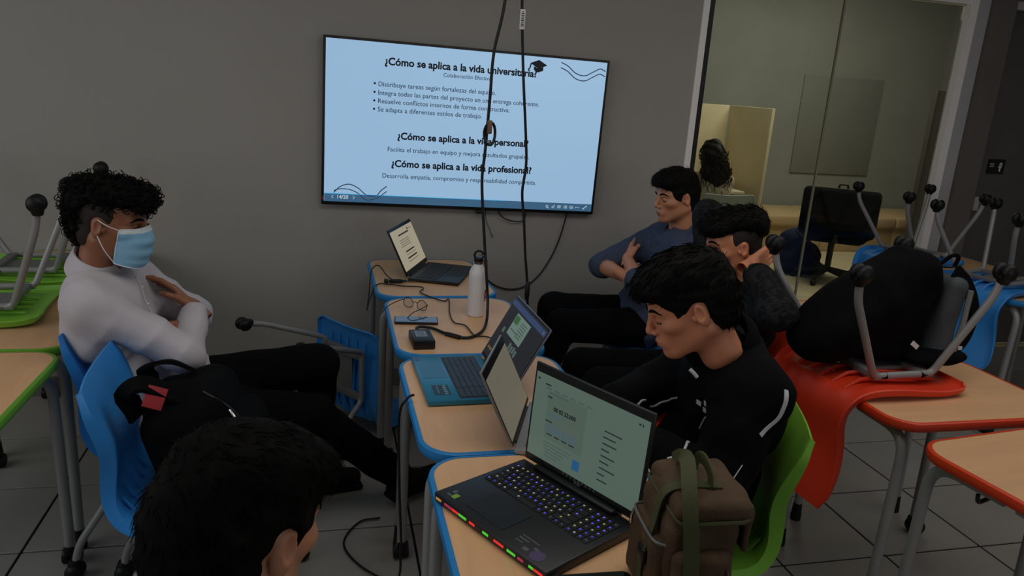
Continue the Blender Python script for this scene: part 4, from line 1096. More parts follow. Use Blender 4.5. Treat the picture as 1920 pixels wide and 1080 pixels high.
F.ell((0.0, 0, 0.17), (0.26, 0.15, 0.18), 0).ell((-0.06, 0, 0.33), (0.16, 0.10, 0.14), 0.06).ell((0.20, -0.02, 0.06), (0.14, 0.10, 0.06), 0.05).wrinkle(0.005, 30, 40).cut((0, 0, -1), 0.0)
soft('body', F, M['navyfab'], nb)
MB().tube(spline([(-0.10, -0.05, 0.45), (0.0, -0.16, 0.35), (0.12, -0.17, 0.20), (0.25, -0.10, 0.05)], 6), 0.006, 6).build('cord', M['black'], nb)
MB().box((-0.02, -0.135, 0.36), (0.05, 0.01, 0.02)).build('pink_mark', mat('pink_print', (170, 40, 90), 0.6), nb, smooth=False)
# ------------------------------------------------------------------ people
def V3(*a): return np.array(a, float)
def lerp(a, b, t): return np.array(a, float) * (1 - t) + np.array(b, float) * t
_HEAD = None
def head_base():
    """head in its own frame: x forward, y left, z up; eyes near z=0; neck stub below"""
    global _HEAD
    if _HEAD: return _HEAD
    F = Field((-0.135, -0.105, -0.215), (0.140, 0.105, 0.140), 0.0026)
    F.ell((-0.014, 0, 0.034), (0.098, 0.077, 0.090), 0)
    F.ell((0.022, 0, -0.022), (0.070, 0.064, 0.085), 0.03)
    F.ell((0.040, 0, 0.045), (0.050, 0.060, 0.050), 0.03)
    for s in (-1, 1):
        F.cap((-0.018, s * 0.054, -0.050), (0.060, s * 0.020, -0.094), 0.020, 0.017, 0.03)
        F.ell((0.056, s * 0.046, -0.016), (0.026, 0.020, 0.018), 0.02)
        F.cap((0.084, s * 0.014, 0.020), (0.070, s * 0.048, 0.024), 0.010, 0.008, 0.016)
    F.ell((0.074, 0, -0.098), (0.019, 0.021, 0.017), 0.022)
    F.ell((0.078, 0, -0.064), (0.022, 0.030, 0.022), 0.018)
    for s in (-1, 1):
        F.ell((0.093, s * 0.032, 0.000), (0.013, 0.017, 0.011), 0.012, '-')
    F.cap((0.088, 0, 0.016), (0.109, 0, -0.024), 0.0085, 0.0095, 0.012)
    F.ell((0.108, 0, -0.031), (0.011, 0.010, 0.0085), 0.008)
    for s in (-1, 1):
        F.ell((0.097, s * 0.0125, -0.035), (0.011, 0.0065, 0.0070), 0.006)
        # eyelids over an eyeball
        F.ell((0.0755, s * 0.0315, 0.0010), (0.0125, 0.0145, 0.0115), 0.003)
    F.ell((0.0955, 0, -0.060), (0.0085, 0.021, 0.0046), 0.005)
    F.ell((0.0945, 0, -0.0705), (0.0085, 0.018, 0.0056), 0.005)
    F.cap((0.106, -0.016, -0.0645), (0.106, 0.016, -0.0645), 0.0022, None, 0.003, '-')
    F.cap((0.103, -0.013, -0.082), (0.103, 0.013, -0.082), 0.005, None, 0.012, '-')
    # neck
    F.cap((-0.030, 0, -0.050), (-0.042, 0, -0.140), 0.053, 0.053, 0.03)
    for s in (-1, 1):
        R = np.array((Matrix.Rotation(s * 0.35, 3, 'Z') @ Matrix.Rotation(0.15, 3, 'Y')))
        F.ell((-0.014, s * 0.079, -0.004), (0.018, 0.0075, 0.031), 0.006, R=R)
        F.ell((-0.008, s * 0.0865, 0.002), (0.010, 0.006, 0.018), 0.004, '-', R=R)
        F.ell((0.004, s * 0.0765, -0.010), (0.006, 0.005, 0.008), 0.003, R=R)
    V, Q = F.mesh()
    _HEAD = (V, Q)
    return _HEAD
def hand_mesh(side, curl, spread=0.0, thumb=0.4):
    """wrist at origin, fingers along +x, thumb towards +y for side=1, back of the hand +z"""
    F = Field((-0.06, -0.09, -0.10), (0.21, 0.09, 0.06), 0.0028)
    F.cap((-0.05, 0, 0), (0.01, 0, 0), 0.025, 0.024, 0.01)
    ys = (0.030, 0.010, -0.010, -0.029)
    ln = ((0.044, 0.026, 0.021), (0.048, 0.030, 0.022), (0.045, 0.028, 0.022), (0.036, 0.021, 0.019))
    for y, lens, c in zip(ys, ln, curl):
        F.cap((0.012, y * 0.55, 0), (0.086, y, 0.002), 0.0135, 0.0110, 0.012)
        p = V3(0.086, y, 0.001); a = 0.0
        for i, l in enumerate(lens):
            a += c * (0.9 if i == 0 else 1.0)
            q = p + V3(math.cos(a) * l, spread * y * l * 6, -math.sin(a) * l)
            r0 = (0.0098, 0.0088, 0.0080)[i]
            F.cap(p, q, r0, r0 * 0.9, 0.004)
            p = q
    F.cap((0.018, 0.022, -0.006), (0.050, 0.042, -0.014), 0.0155, 0.0120, 0.012)
    F.cap((0.050, 0.042, -0.014), (0.078, 0.050 - thumb * 0.01, -0.020 - thumb * 0.02), 0.0110, 0.0095, 0.005)
    F.cap((0.078, 0.050 - thumb * 0.01, -0.020 - thumb * 0.02), (0.100, 0.046 - thumb * 0.03, -0.026 - thumb * 0.03), 0.0095, 0.0078, 0.004)
    V, Q = F.mesh()
    if side < 0:
        V = V * V3(1, -1, 1); Q = Q[:, ::-1]
    return V, Q
def joinvq(parts):
    Vs = []; Qs = []; n = 0
    for V, Q in parts:
        Vs.append(V); Qs.append(Q + n); n += len(V)
    return np.concatenate(Vs), np.concatenate(Qs)
def bounds(pts, m):
    P = np.array(pts, float)
    return P.min(0) - m, P.max(0) + m

class Person:
    """J: world joints. Everything is built relative to the Empty on the floor."""
    def __init__(s, label, base, J, fwd, up, skin, group=None, scale=1.0, name='person'):
        s.o = thing(name, label, 'person', (base[0], base[1], 0), group=group)
        s.b = V3(base[0], base[1], 0)
        s.J = {k: np.array(v, float) - s.b for k, v in J.items()}
        f = Vector(fwd).normalized(); u = Vector(up)
        y = u.cross(f).normalized(); z = f.cross(y)
        s.HR = np.array(Matrix((f, y, z)).transposed()) * scale
        s.skin = skin; s.scale = scale
    def H(s, p):            # head frame -> person frame
        return np.asarray(p, float) @ s.HR.T + s.J['head']
    def HM(s):
        m = Matrix([list(r) for r in s.HR]).to_4x4(); m.translation = Vector(s.J['head']); return m
    def lateral(s):
        d = s.J['shL'] - s.J['shR']; return d / np.linalg.norm(d)
    def torso(s, F, g, k=0.05, low=True):
        J = s.J; l = s.lateral()
        pel = (J['hipL'] + J['hipR']) / 2; ch = J['chest']
        wa = lerp(pel, ch, 0.42)
        if low: F.cap(J['hipL'], J['hipR'], 0.088 + g, None, k)
        F.cap(wa - l * 0.055, wa + l * 0.055, 0.098 + g, None, k)
        F.cap(lerp(pel, ch, 0.15) - l * 0.06, lerp(pel, ch, 0.15) + l * 0.06, 0.098 + g, None, k)
        F.cap(ch - l * 0.072, ch + l * 0.072, 0.104 + g, None, k)
        up = lerp(ch, J['neck'], 0.55)
        F.cap(up - l * 0.085, up + l * 0.085, 0.070 + g, None, k)
        F.cap(J['shL'], J['shR'], 0.050 + g, None, k)
        F.cap(J['neck'] - V3(0, 0, 0.03), J['neck'] + V3(0, 0, 0.004), 0.058 + min(g, 0.010), 0.054 + min(g, 0.006), 0.02)
    def body(s, curlL=(0.4,) * 4, curlR=(0.4,) * 4, eyes='open', hands=True, h=0.008, ears=True, lipcol=None):
        J = s.J
        lo, hi = bounds(list(J.values()), 0.17)
        F = Field(lo, hi, h)
        s.torso(F, 0.0)
        F.cap(J['neck'] - V3(0, 0, 0.03), lerp(J['neck'], J['head'], 0.55), 0.056, 0.052, 0.03)
        for a in 'LR':
            F.cap(J['sh' + a], J['el' + a], 0.046, 0.038, 0.02)
            F.cap(J['el' + a], lerp(J['el' + a], J['wr' + a], 0.35), 0.038, 0.039, 0.008)
            F.cap(lerp(J['el' + a], J['wr' + a], 0.35), J['wr' + a], 0.039, 0.027, 0.008)
            F.cap(J['hip' + a], J['kn' + a], 0.078, 0.054, 0.03)
            F.cap(J['kn' + a], lerp(J['kn' + a], J['an' + a], 0.35), 0.052, 0.052, 0.01)
            F.cap(lerp(J['kn' + a], J['an' + a], 0.35), J['an' + a], 0.052, 0.035, 0.01)
            F.cap(J['an' + a], J['to' + a], 0.036, 0.028, 0.02)
        parts = [F.mesh()]
        V, Q = head_base()
        parts.append((s.H(V), Q))
        if hands:
            for a, sd, c in (('L', 1, curlL), ('R', -1, curlR)):
                if 'hx' + a not in J: continue
                x = J['hx' + a] + s.b; z = J['hz' + a] + s.b
                Rm = np.array(frame_from(x, z))
                # thumb side: left hand palm down, fingers forward -> thumb points right (-y)
                Vh, Qh = hand_mesh(-sd, c)
                parts.append((Vh @ Rm.T + J['wr' + a], Qh))
        V, Q = joinvq(parts)
        o = linkobj('body', vq_mesh('body', V, Q, s.skin), s.o)
        T = s.HM()
        for sg_ in (-1, 1):
            e = MB()
            if eyes == 'open':
                e.sph((0.0762, sg_ * 0.0315, 0.0005), (0.0128, 0.0098, 0.0060), 14, T=T)
                eo = e.build('eye', EYEW, s.o)
                MB().sph((0.0850, sg_ * 0.0310 , 0.0008), (0.0048, 0.0054, 0.0056), 12, T=T).build('iris', EYED, eo)
            lid = MB().tube(spline([T @ Vector(p) for p in ((0.0845, sg_ * 0.018, 0.002), (0.0900, sg_ * 0.027, 0.0068), (0.0880, sg_ * 0.038, 0.0060), (0.0780, sg_ * 0.0465, 0.0005))] if eyes == 'open' else [T @ Vector(p) for p in ((0.0845, sg_ * 0.018, -0.003), (0.0885, sg_ * 0.027, -0.0060), (0.0862, sg_ * 0.038, -0.0058), (0.0780, sg_ * 0.0465, -0.002))], 5), 0.0013, 6)
            lid.build('eyelash', HAIRD, s.o)
            br = [(0.0945, sg_ * 0.012, 0.0225), (0.0935, sg_ * 0.026, 0.0285), (0.0850, sg_ * 0.041, 0.0285), (0.0720, sg_ * 0.054, 0.0220)]
            tree = s.headtree()
            pts = []
            for p in spline(br, 4):
                c, n, i, d = tree.find_nearest(p); pts.append(T @ (c + n * 0.0008))
            nb_ = len(pts)
            MB().tube(pts, [0.0018 + 0.0026 * math.sin(PI * min(1, (i + 1.5) / nb_)) for i in range(nb_)], 6).build('eyebrow', HAIRD, s.o)
        lp = MB()
        lm = lipcol or LIP
        lp.sph((0.0968, 0, -0.0602), (0.0080, 0.0190, 0.0040), 14, T=T).build('upper_lip', lm, s.o)
        MB().sph((0.0956, 0, -0.0702), (0.0082, 0.0165, 0.0048), 14, T=T).build('lower_lip', lm, s.o)
        return o
    _tree = None
    def headtree(s):
        if Person._tree is None:
            V, Q = head_base()
            Person._tree = BVHTree.FromPolygons([Vector(v) for v in V], [tuple(q) for q in Q])
        return Person._tree
    def top(s, name, m, g=0.014, sleeve=1.0, sleeveL=None, cuff=None, loose=0.006, wr=(0.0030, 34), seed=1, h=0.0065, hem=0.0, armk=0.012):
        """shirt or jacket: torso and sleeves as one mesh"""
        J = s.J
        pts = [J[k] for k in ('hipL', 'hipR', 'shL', 'shR', 'elL', 'elR', 'wrL', 'wrR', 'neck', 'chest')]
        lo, hi = bounds(pts, 0.17)
        F = Field(lo, hi, h)
        s.torso(F, g + loose * 0.4)
        for a in 'LR':
            F.cap(J['sh' + a], lerp(J['sh' + a], J['el' + a], 0.5), 0.054 + g, 0.047 + g, 0.035)
            F.cap(lerp(J['sh' + a], J['el' + a], 0.45), J['el' + a], 0.047 + g, 0.043 + g, armk)
            if sleeve > 0:
                e = lerp(J['el' + a], J['wr' + a], sleeveL if (sleeveL and a == 'L') else sleeve)
                F.cap(J['el' + a], e, 0.042 + g, 0.033 + g * 0.8, armk)
        F.wrinkle(wr[0], wr[1], seed, 4, True)
        F.wrinkle(0.0012, 60, seed + 50)
        F.cut((0, 0, -1), -hem) if hem else None
        V, Q = F.mesh()
        o = linkobj(name, vq_mesh(name, V, Q, m), s.o)
        s.topV, s.topQ = V, Q
        s.toptree = BVHTree.FromPolygons([Vector(v) for v in V], [tuple(q) for q in Q])
        return o
    def trousers(s, m, seed=3, g=0.016, h=0.0075):
        J = s.J
        pts = [J[k] for k in ('hipL', 'hipR', 'knL', 'knR', 'anL', 'anR')]
        lo, hi = bounds(pts, 0.16)
        F = Field(lo, hi, h)
        F.cap(J['hipL'], J['hipR'], 0.096 + g * 0.5, None, 0.03)
        pel = (J['hipL'] + J['hipR']) / 2
        F.cap(pel, lerp(pel, J['chest'], 0.22), 0.105, 0.105, 0.04)
        for a in 'LR':
            F.cap(J['hip' + a], J['kn' + a], 0.083 + g, 0.062 + g, 0.03)
            F.cap(J['kn' + a], lerp(J['kn' + a], J['an' + a], 0.92), 0.058 + g, 0.044 + g, 0.02)
        F.wrinkle(0.0035, 30, seed)
        V, Q = F.mesh()
        return linkobj('trousers', vq_mesh('trousers', V, Q, m), s.o)
    def shoes(s, m, sole):
        J = s.J
        for a in 'LR':
            lo, hi = bounds([J['an' + a], J['to' + a]], 0.09)
            F = Field(lo, hi, 0.006)
            d = J['to' + a] - J['an' + a]; d[2] = 0; d = d / np.linalg.norm(d)
            F.cap(J['an' + a] - d * 0.03 + V3(0, 0, -0.03), J['to' + a] + V3(0, 0, 0.004), 0.046, 0.038, 0)
            F.cap(J['an' + a], J['an' + a] + d * 0.05 - V3(0, 0, 0.02), 0.044, 0.044, 0.02)
            zf = min(J['an' + a][2], J['to' + a][2]) - 0.062
            F.cut((0, 0, -1), -(J['to' + a][2] - 0.030))
            so = soft('shoe', F, m, s.o)
            e = MB()
            pa = J['an' + a] - d * 0.035; pb = J['to' + a] + d * 0.005
            e.box((0, 0, 0), (float(np.linalg.norm((pb - pa)[:2])) + 0.07, 0.082, 0.022), T=Matrix.Translation(((pa[0] + pb[0]) / 2, (pa[1] + pb[1]) / 2, J['to' + a][2] - 0.030)) @ Matrix.Rotation(math.atan2(d[1], d[0]), 4, 'Z'), bev=0.009)
            e.build('sole', sole, so)
    def collar(s, m, r=0.066, hgt=0.035, lean=0.012, open_=0.5, name='collar', off=0.0, dip=0.03):
        """band around the neck, square to the neck axis, open in front"""
        J = s.J
        u = s.H((-0.040, 0, -0.110)) - J['neck']; u = u / np.linalg.norm(u)
        u = u * 0.75 + V3(0, 0, 0.25); u = u / np.linalg.norm(u)
        f = np.cross(s.lateral(), V3(0, 0, 1)); f = f - u * (f @ u); f = f / np.linalg.norm(f)
        l = np.cross(u, f)
        c = J['neck'] + u * off
        rows = []
        N = 40
        for i in range(N + 1):
            a = open_ + (2 * PI - 2 * open_) * i / N
            d = f * math.cos(a) + l * math.sin(a)
            z0 = -dip * 0.5 * (1 + math.cos(a))
            top_ = c + d * (r - lean * 0.3) + u * (z0 + hgt)
            out = c + d * (r + lean) + u * (z0 - 0.008)
            low = c + d * (r + lean * 1.3) + u * (z0 - 0.026)
            inn = c + d * (r - 0.010) + u * (z0 - 0.03)
            rows.append([inn, top_ - d * 0.004, top_ + u * 0.002, top_ + d * 0.003, out, low, low - d * 0.004])
        return MB().grid(rows).build(name, m, s.o, angle=1.2)
    def hair(s, F, m, name='hair', strands=None):
        V, Q = F.mesh()
        parts = MB()
        me = None
        V2 = s.H(V)
        if strands is None:
            return linkobj(name, vq_mesh(name, V2, Q, m), s.o)
        mb = MB()
        strands(mb, V, Q)
        Vs = s.H(np.array(mb.v)) if len(mb.v) else np.zeros((0, 3))
        o = linkobj(name, vq_mesh(name, V2, Q, m), s.o)
        so = MB(); so.v = [tuple(v) for v in Vs]; so.f = mb.f; so.m = mb.m
        st_ = so.build('hair_strands', m, o, recalc=False)
        st_['kind'] = 'stuff'
        return o
def quad_normals(V, Q):
    a = V[Q[:, 2]] - V[Q[:, 0]]; b = V[Q[:, 3]] - V[Q[:, 1]]
    n = np.cross(a, b); n /= (np.linalg.norm(n, axis=1)[:, None] + 1e-9)
    return n
def straight_strands(n, flow, length=(0.02, 0.04), lift=0.25, zmin=-0.2, r=0.0011, seed=1, sel=None):
    def f(mb, V, Q):
        g = np.random.default_rng(seed)
        C = V[Q].mean(1); N = quad_normals(V, Q)
        ok = np.where((C[:, 2] > zmin) & (sel(C) if sel else True) & ~((C[:, 2] < 0.062) & (np.abs(C[:, 1]) > 0.05) & (C[:, 0] > -0.055) & (C[:, 0] < 0.06)))[0]
        if len(ok) == 0: return
        # outward = away from the head centre
        for i in g.choice(ok, n):
            c, nn = C[i], N[i]
            if nn @ (c - V3(-0.01, 0, 0.0)) < 0: nn = -nn
            d = flow(c) + g.normal(size=3) * 0.22
            d = d - nn * (d @ nn); d /= np.linalg.norm(d) + 1e-9
            l = g.uniform(*length)
            p0 = c - nn * 0.001; p1 = c + d * l * 0.5 + nn * l * lift * 0.5; p2 = c + d * l + nn * l * lift * g.uniform(-0.2, 0.7)
            mb.tube([p0, p1, p2], [r, r * 0.8, r * 0.25], 3)
    return f
def curls(n, rad=(0.006, 0.011), r=0.0016, zmin=-0.2, seed=1, sel=None, turns=1.4):
    def f(mb, V, Q):
        g = np.random.default_rng(seed)
        C = V[Q].mean(1); N = quad_normals(V, Q)
        ok = np.where((C[:, 2] > zmin) & (sel(C) if sel else True))[0]
        for i in g.choice(ok, n):
            c, nn = C[i], N[i]
            if nn @ (c - V3(-0.01, 0, 0.0)) < 0: nn = -nn
            ax = np.cross(nn, g.normal(size=3)); ax /= np.linalg.norm(ax) + 1e-9
            bx = np.cross(nn, ax)
            R = g.uniform(*rad); tw = g.uniform(0.8, turns) * 2 * PI; ph = g.uniform(0, 6.28)
            pts = []
            for k in range(10):
                a = ph + tw * k / 9
                pts.append(c + nn * (R * 0.5 + R * math.sin(a)) + ax * R * math.cos(a) + bx * (k / 9 - 0.5) * R * 1.6)
            mb.tube(pts, [r * (1 - 0.5 * k / 9) for k in range(10)], 4)
    return f
EYEW = mat('eye_white', (196, 188, 180), 0.25)
EYED = mat('eye_dark', (24, 15, 12), 0.12)
HAIRD = mat('black_hair', (13, 11, 10), 0.75, spec=0.12, var=0.1, vscale=60)
FADE = mat('cropped_hair', (34, 25, 21), 0.8, var=0.15, vscale=120)
LIP = mat('lip', (134, 74, 64), 0.5)
SK1 = mat('skin_brown', (148, 94, 66), 0.5, sss=0.12, var=0.05, vscale=30)
SK2 = mat('skin_warm', (206, 134, 100), 0.5, sss=0.12, var=0.05, vscale=30)
SK3 = mat('skin_light_brown', (196, 134, 102), 0.5, sss=0.12, var=0.05, vscale=30)
SOLE = mat('white_rubber_sole', (170, 170, 168), 0.6)
SHOE = mat('black_shoe', (11, 11, 12), 0.7, spec=0.2)
PANT = mat('black_trousers', (9, 9, 10), 0.9, bump=0.3, bscale=120, spec=0.1)
PANT2 = mat('dark_trousers', (11, 11, 13), 0.9, bump=0.3, bscale=120, spec=0.1)

def hairfield(h=0.004):
    return Field((-0.17, -0.14, -0.16), (0.17, 0.14, 0.20), h)
def scalp(F, t, nape=-0.075, front=0.070, k=0.012, sideburn=True):
    """hair cap of thickness t over the skull, cut free of face, ears and neck"""
    F.ell((-0.014, 0, 0.036), (0.098 + t, 0.077 + t, 0.090 + t), 0)
    F.ell((-0.055, 0, -0.030), (0.052 + t, 0.062 + t * 0.6, 0.060), 0.02)
    return F
def cutface(F, top=0.062, k=0.008):
    F.ell((0.115, 0, top - 0.105), (0.085, 0.16, 0.102), k, '-')
    for s in (-1, 1):
        F.ell((-0.010, s * 0.090, -0.018), (0.034, 0.032, 0.050), 0.005, '-')
        F.ell((0.045, s * 0.085, -0.075), (0.060, 0.06, 0.075), 0.006, '-')
    return F
# --- youth in white shirt and face mask, arms crossed, legs stretched out
J = dict(head=(-0.648, 2.520, 1.165), neck=(-0.705, 2.555, 1.010), chest=(-0.680, 2.570, 0.840),
         shL=(-0.660, 2.735, 0.935), shR=(-0.690, 2.400, 0.925), elL=(-0.455, 2.760, 0.790), elR=(-0.425, 2.380, 0.780),
         wrL=(-0.435, 2.520, 0.825), wrR=(-0.440, 2.620, 0.860), hipL=(-0.480, 2.680, 0.545), hipR=(-0.480, 2.490, 0.545),
         knL=(-0.035, 2.730, 0.600), knR=(-0.050, 2.560, 0.470), anL=(-0.045, 2.830, 0.100), anR=(0.300, 2.720, 0.105), toL=(0.10, 2.860, 0.045), toR=(0.435, 2.800, 0.075))
B1 = (-0.48, 2.58)
p1 = Person('youth in white shirt and blue face mask sitting with arms crossed', B1, J, (0.965, -0.14, -0.10), (0.05, 0, 1), SK1)
p1.J['hxR'] = V3(-0.72, 0.30, 0.62) - p1.b; p1.J['hzR'] = V3(0.55, 0.30, 0.60) - p1.b
p1.J['hxL'] = V3(-0.35, -0.80, -0.20) - p1.b; p1.J['hzL'] = V3(0.75, -0.30, 0.5) - p1.b
p1.body(curlR=(0.22, 0.20, 0.22, 0.26), curlL=(0.4, 0.4, 0.4, 0.4))
WHITE = mat('white_shirt_cotton', (196, 189, 194), 0.8, bump=0.15, bscale=140, spec=0.25)
p1.top('shirt', WHITE, g=0.018, sleeve=0.80, wr=(0.012, 16), seed=5, armk=0.008)
p1.collar(WHITE, r=0.070, hgt=0.036, lean=0.020, open_=0.40, off=0.034)
p1.trousers(PANT, 3); p1.shoes(SHOE, SHOE)
tr_ = p1.toptree
def seam(P, pts, m, name, w=0.004, off=0.001, parent=None, n=6):
    q = [Vector(p) - Vector(P.b) for p in pts]
    pr = []
    for p in spline(q, n):
        c, nn, i, d = P.toptree.find_nearest(p); pr.append(c + nn * off)
    mb = MB().tube(pr, w, 6)
    return mb.build(name, m, P.o)
seam(p1, [(-0.60, 2.545, 0.985), (-0.565, 2.55, 0.93), (-0.545, 2.555, 0.87), (-0.54, 2.56, 0.80)], WHITE, 'button_placket', 0.006)
for z in (0.955, 0.895):
    c, nn, i, d = p1.toptree.find_nearest(Vector((-0.56, 2.55, z)) - Vector(p1.b))
    MB().sph(c + nn * 0.006, 0.0045, 8).build('button', M['white'], p1.o)
# hair: curls on top and at the nape, cropped at the temples
F = hairfield()
scalp(F, 0.004); cutface(F, 0.070)
fade = p1.hair(F, FADE, 'cropped_hair')
F = hairfield()
F.ell((-0.005, 0, 0.086), (0.112, 0.086, 0.052), 0).ell((0.060, 0, 0.092), (0.062, 0.076, 0.036), 0.03).ell((-0.085, 0, 0.045), (0.050, 0.078, 0.080), 0.03).ell((-0.090, 0, -0.030), (0.030, 0.055, 0.055), 0.03).ell((0.098, -0.005, 0.078), (0.028, 0.062, 0.022), 0.02)
F.wrinkle(0.006, 150, 3, 6)
p1.hair(F, HAIRD, 'curly_hair', curls(900, rad=(0.006, 0.012), r=0.0019, seed=4, sel=lambda C: (C[:, 2] > -0.07)))
# face mask
MSK = mat('mask_blue', (140, 190, 220), 0.8, bump=0.1, bscale=200, spec=0.2); MSKW = mat('mask_white', (215, 222, 226), 0.8)
def mask_pt(u, v):
    # u -1..1 across, v 0 top .. 1 bottom
    z = 0.006 - 0.122 * v
    wid = 0.064 + 0.004 * math.sin(PI * v)
    front = np.interp(v, [0, 0.12, 0.3, 0.45, 0.7, 0.9, 1.0], [0.103, 0.113, 0.121, 0.119, 0.114, 0.106, 0.096])
    side = np.interp(v, [0, 0.5, 1.0], [0.046, 0.036, 0.030])
    au = abs(u)
    x = side + (front - side) * (1 - au ** 2.2)
    y = wid * math.sin(u * PI / 2) * (1.0 - 0.05 * v)
    pleat = 0.0022 * math.sin(v * PI * 7) * (1 - au ** 3) if 0.12 < v < 0.9 else 0
    z += -0.012 * (1 - au ** 2) * v + 0.008 * au * au * (v - 0.5) - 0.006 * au * (1 - v)
    p = Vector((x + pleat + 0.003, y, z))
    c, n, i_, d = p1.headtree().find_nearest(p)
    if (p - c).dot(n) < 0.005: p = c + n * 0.005
    return np.array(p)
rows = [[p1.H(mask_pt(-1 + 2 * j / 24, i / 26)) for j in range(25)] for i in range(27)]
rin = [[p1.H(mask_pt(-1 + 2 * j / 24, i / 26) - V3(0.0025, 0, 0)) for j in range(25)] for i in range(27)]
mb = MB().grid(rows).grid(rin)
mk = mb.build('face_mask', MSK, p1.o, angle=1.2, recalc=False)
mb = MB()
for v in (0.0, 1.0):
    mb.tube([p1.H(mask_pt(-1 + 2 * j / 24, v)) for j in range(25)], 0.0018, 5)
for u in (-1, 1):
    mb.tube([p1.H(mask_pt(u, i / 26)) for i in range(27)], 0.0018, 5)
mb.grid([[p1.H(mask_pt(-1 + 2 * j / 24, 0.10 * i / 3) + V3(0.0008, 0, 0.0)) for j in range(25)] for i in range(4)])
mb.build('mask_border', MSKW, mk, recalc=False)
for s in (-1, 1):
    for v, ez in ((0.02, 0.022), (0.98, -0.026)):
        a = mask_pt(s, v); e = V3(-0.010, s * 0.083, ez)
        mid = (a + e) / 2 + V3(0, s * 0.010, 0)
        MB().tube(spline([Vector(p1.H(q)) for q in (a, mid, e)], 6), 0.0016, 6).build('ear_loop', MSKW, mk)

# --- youth in chambray shirt, arms crossed, by the wall
J = dict(head=(1.630, 3.320, 1.190), neck=(1.700, 3.355, 1.025), chest=(1.680, 3.370, 0.850),
         shL=(1.670, 3.190, 0.945), shR=(1.675, 3.535, 0.950), elL=(1.420, 3.180, 0.800), elR=(1.345, 3.480, 0.810),
         wrL=(1.450, 3.410, 0.860), wrR=(1.375, 3.235, 0.815), hipL=(1.540, 3.290, 0.545), hipR=(1.540, 3.480, 0.545),
         knL=(1.100, 3.280, 0.560), knR=(1.100, 3.440, 0.600), anL=(0.95, 3.30, 0.105), anR=(1.00, 3.46, 0.105), toL=(0.83, 3.30, 0.05), toR=(0.88, 3.47, 0.05))
p3 = Person('youth in blue chambray shirt with folded arms sitting by the wall', (1.54, 3.38), J, (-0.965, -0.10, -0.13), (0.05, 0.0, 1), SK3)
p3.J['hxL'] = V3(0.35, 0.75, 0.5) - p3.b; p3.J['hzL'] = V3(-0.8, 0.2, 0.5) - p3.b
p3.J['hxR'] = V3(0.45, -0.55, -0.25) - p3.b; p3.J['hzR'] = V3(-0.85, -0.2, 0.4) - p3.b
p3.body(curlL=(0.25,) * 4, curlR=(0.35, 0.35, 0.4, 0.45), eyes='closed', h=0.007)
CHAM = mat('chambray', (68, 77, 98), 0.85, var=0.16, vscale=90, bump=0.3, bscale=260, spec=0.2)
p3.top('shirt', CHAM, g=0.020, sleeve=0.08, wr=(0.0070, 19), seed=8, armk=0.010)
p3.collar(CHAM, r=0.068, hgt=0.038, lean=0.018, open_=0.35, off=0.030)
for a in 'LR':
    e0 = lerp(p3.J['el' + a], p3.J['wr' + a], 0.02); e1 = lerp(p3.J['el' + a], p3.J['wr' + a], 0.20)
    MB().tube([lerp(e0, e1, t) for t in (0, 0.15, 0.5, 0.85, 1)], [0.056, 0.062, 0.061, 0.060, 0.050], 20).build('rolled_cuff', CHAM, p3.o, angle=1.2)
p3.trousers(PANT2, 5); p3.shoes(SHOE, SHOE)
for z, x in ((0.97, 1.585), (0.90, 1.56)):
    c, nn, i, d = p3.toptree.find_nearest(Vector((x - 0.05, 3.355, z)) - Vector(p3.b))
    MB().sph(c + nn * 0.002, 0.005, 8).build('button', mat('dark_button', (40, 42, 54), 0.4), p3.o)
F = hairfield()
scalp(F, 0.010); F.ell((0.010, 0, 0.090), (0.104, 0.082, 0.052), 0.02).ell((0.075, 0, 0.078), (0.042, 0.070, 0.034), 0.02)
cutface(F, 0.066); F.cut((0.55, 0, -0.83), 0.075); F.wrinkle(0.0025, 130, 5, 5)
p3.hair(F, HAIRD, 'hair', straight_strands(700, lambda c: V3(0.5, 0, -0.4 if c[0] > 0.03 else -0.9), seed=2, lift=0.15))

# --- youth in patterned black jacket, hands behind his head
J = dict(head=(1.480, 2.500, 1.135), neck=(1.575, 2.555, 0.985), chest=(1.555, 2.570, 0.820),
         shL=(1.590, 2.385, 0.925), shR=(1.560, 2.735, 0.930), elL=(1.630, 2.290, 0.985), elR=(1.575, 2.880, 1.175),
         wrL=(1.560, 2.425, 1.075), wrR=(1.590, 2.640, 1.120), hipL=(1.450, 2.490, 0.545), hipR=(1.450, 2.680, 0.545),
         knL=(1.000, 2.480, 0.580), knR=(1.000, 2.690, 0.580), anL=(0.93, 2.50, 0.105), anR=(0.93, 2.72, 0.105), toL=(0.81, 2.50, 0.05), toR=(0.81, 2.74, 0.05))
J['shL'] = (1.580, 2.395, 0.925); J['elL'] = (1.505, 2.190, 0.965); J['wrL'] = (1.492, 2.372, 1.090)
p4 = Person('youth in patterned black jacket with both hands behind his head', (1.45, 2.59), J, (-0.975, 0.10, -0.16), (-0.05, -0.05, 1), SK2)
p4.J['hxL'] = V3(0.85, 0.42, 0.22) - p4.b; p4.J['hzL'] = V3(0.40, -0.90, 0.15) - p4.b
p4.J['hxR'] = V3(-0.05, -0.95, -0.1) - p4.b; p4.J['hzR'] = V3(0.95, 0.0, 0.2) - p4.b
p4.body(curlL=(0.25,) * 4, curlR=(0.25,) * 4, eyes='open')
PATT = bpy.data.materials.new('patterned_black'); PATT.use_nodes = True
nt = PATT.node_tree; bs = nt.nodes['Principled BSDF']; bs.inputs['Roughness'].default_value = 0.8; bs.inputs['Specular IOR Level'].default_value = 0.2
tc = nt.nodes.new('ShaderNodeTexCoord'); vo = nt.nodes.new('ShaderNodeTexNoise'); vo.inputs['Scale'].default_value = 22; vo.inputs['Distortion'].default_value = 2.5
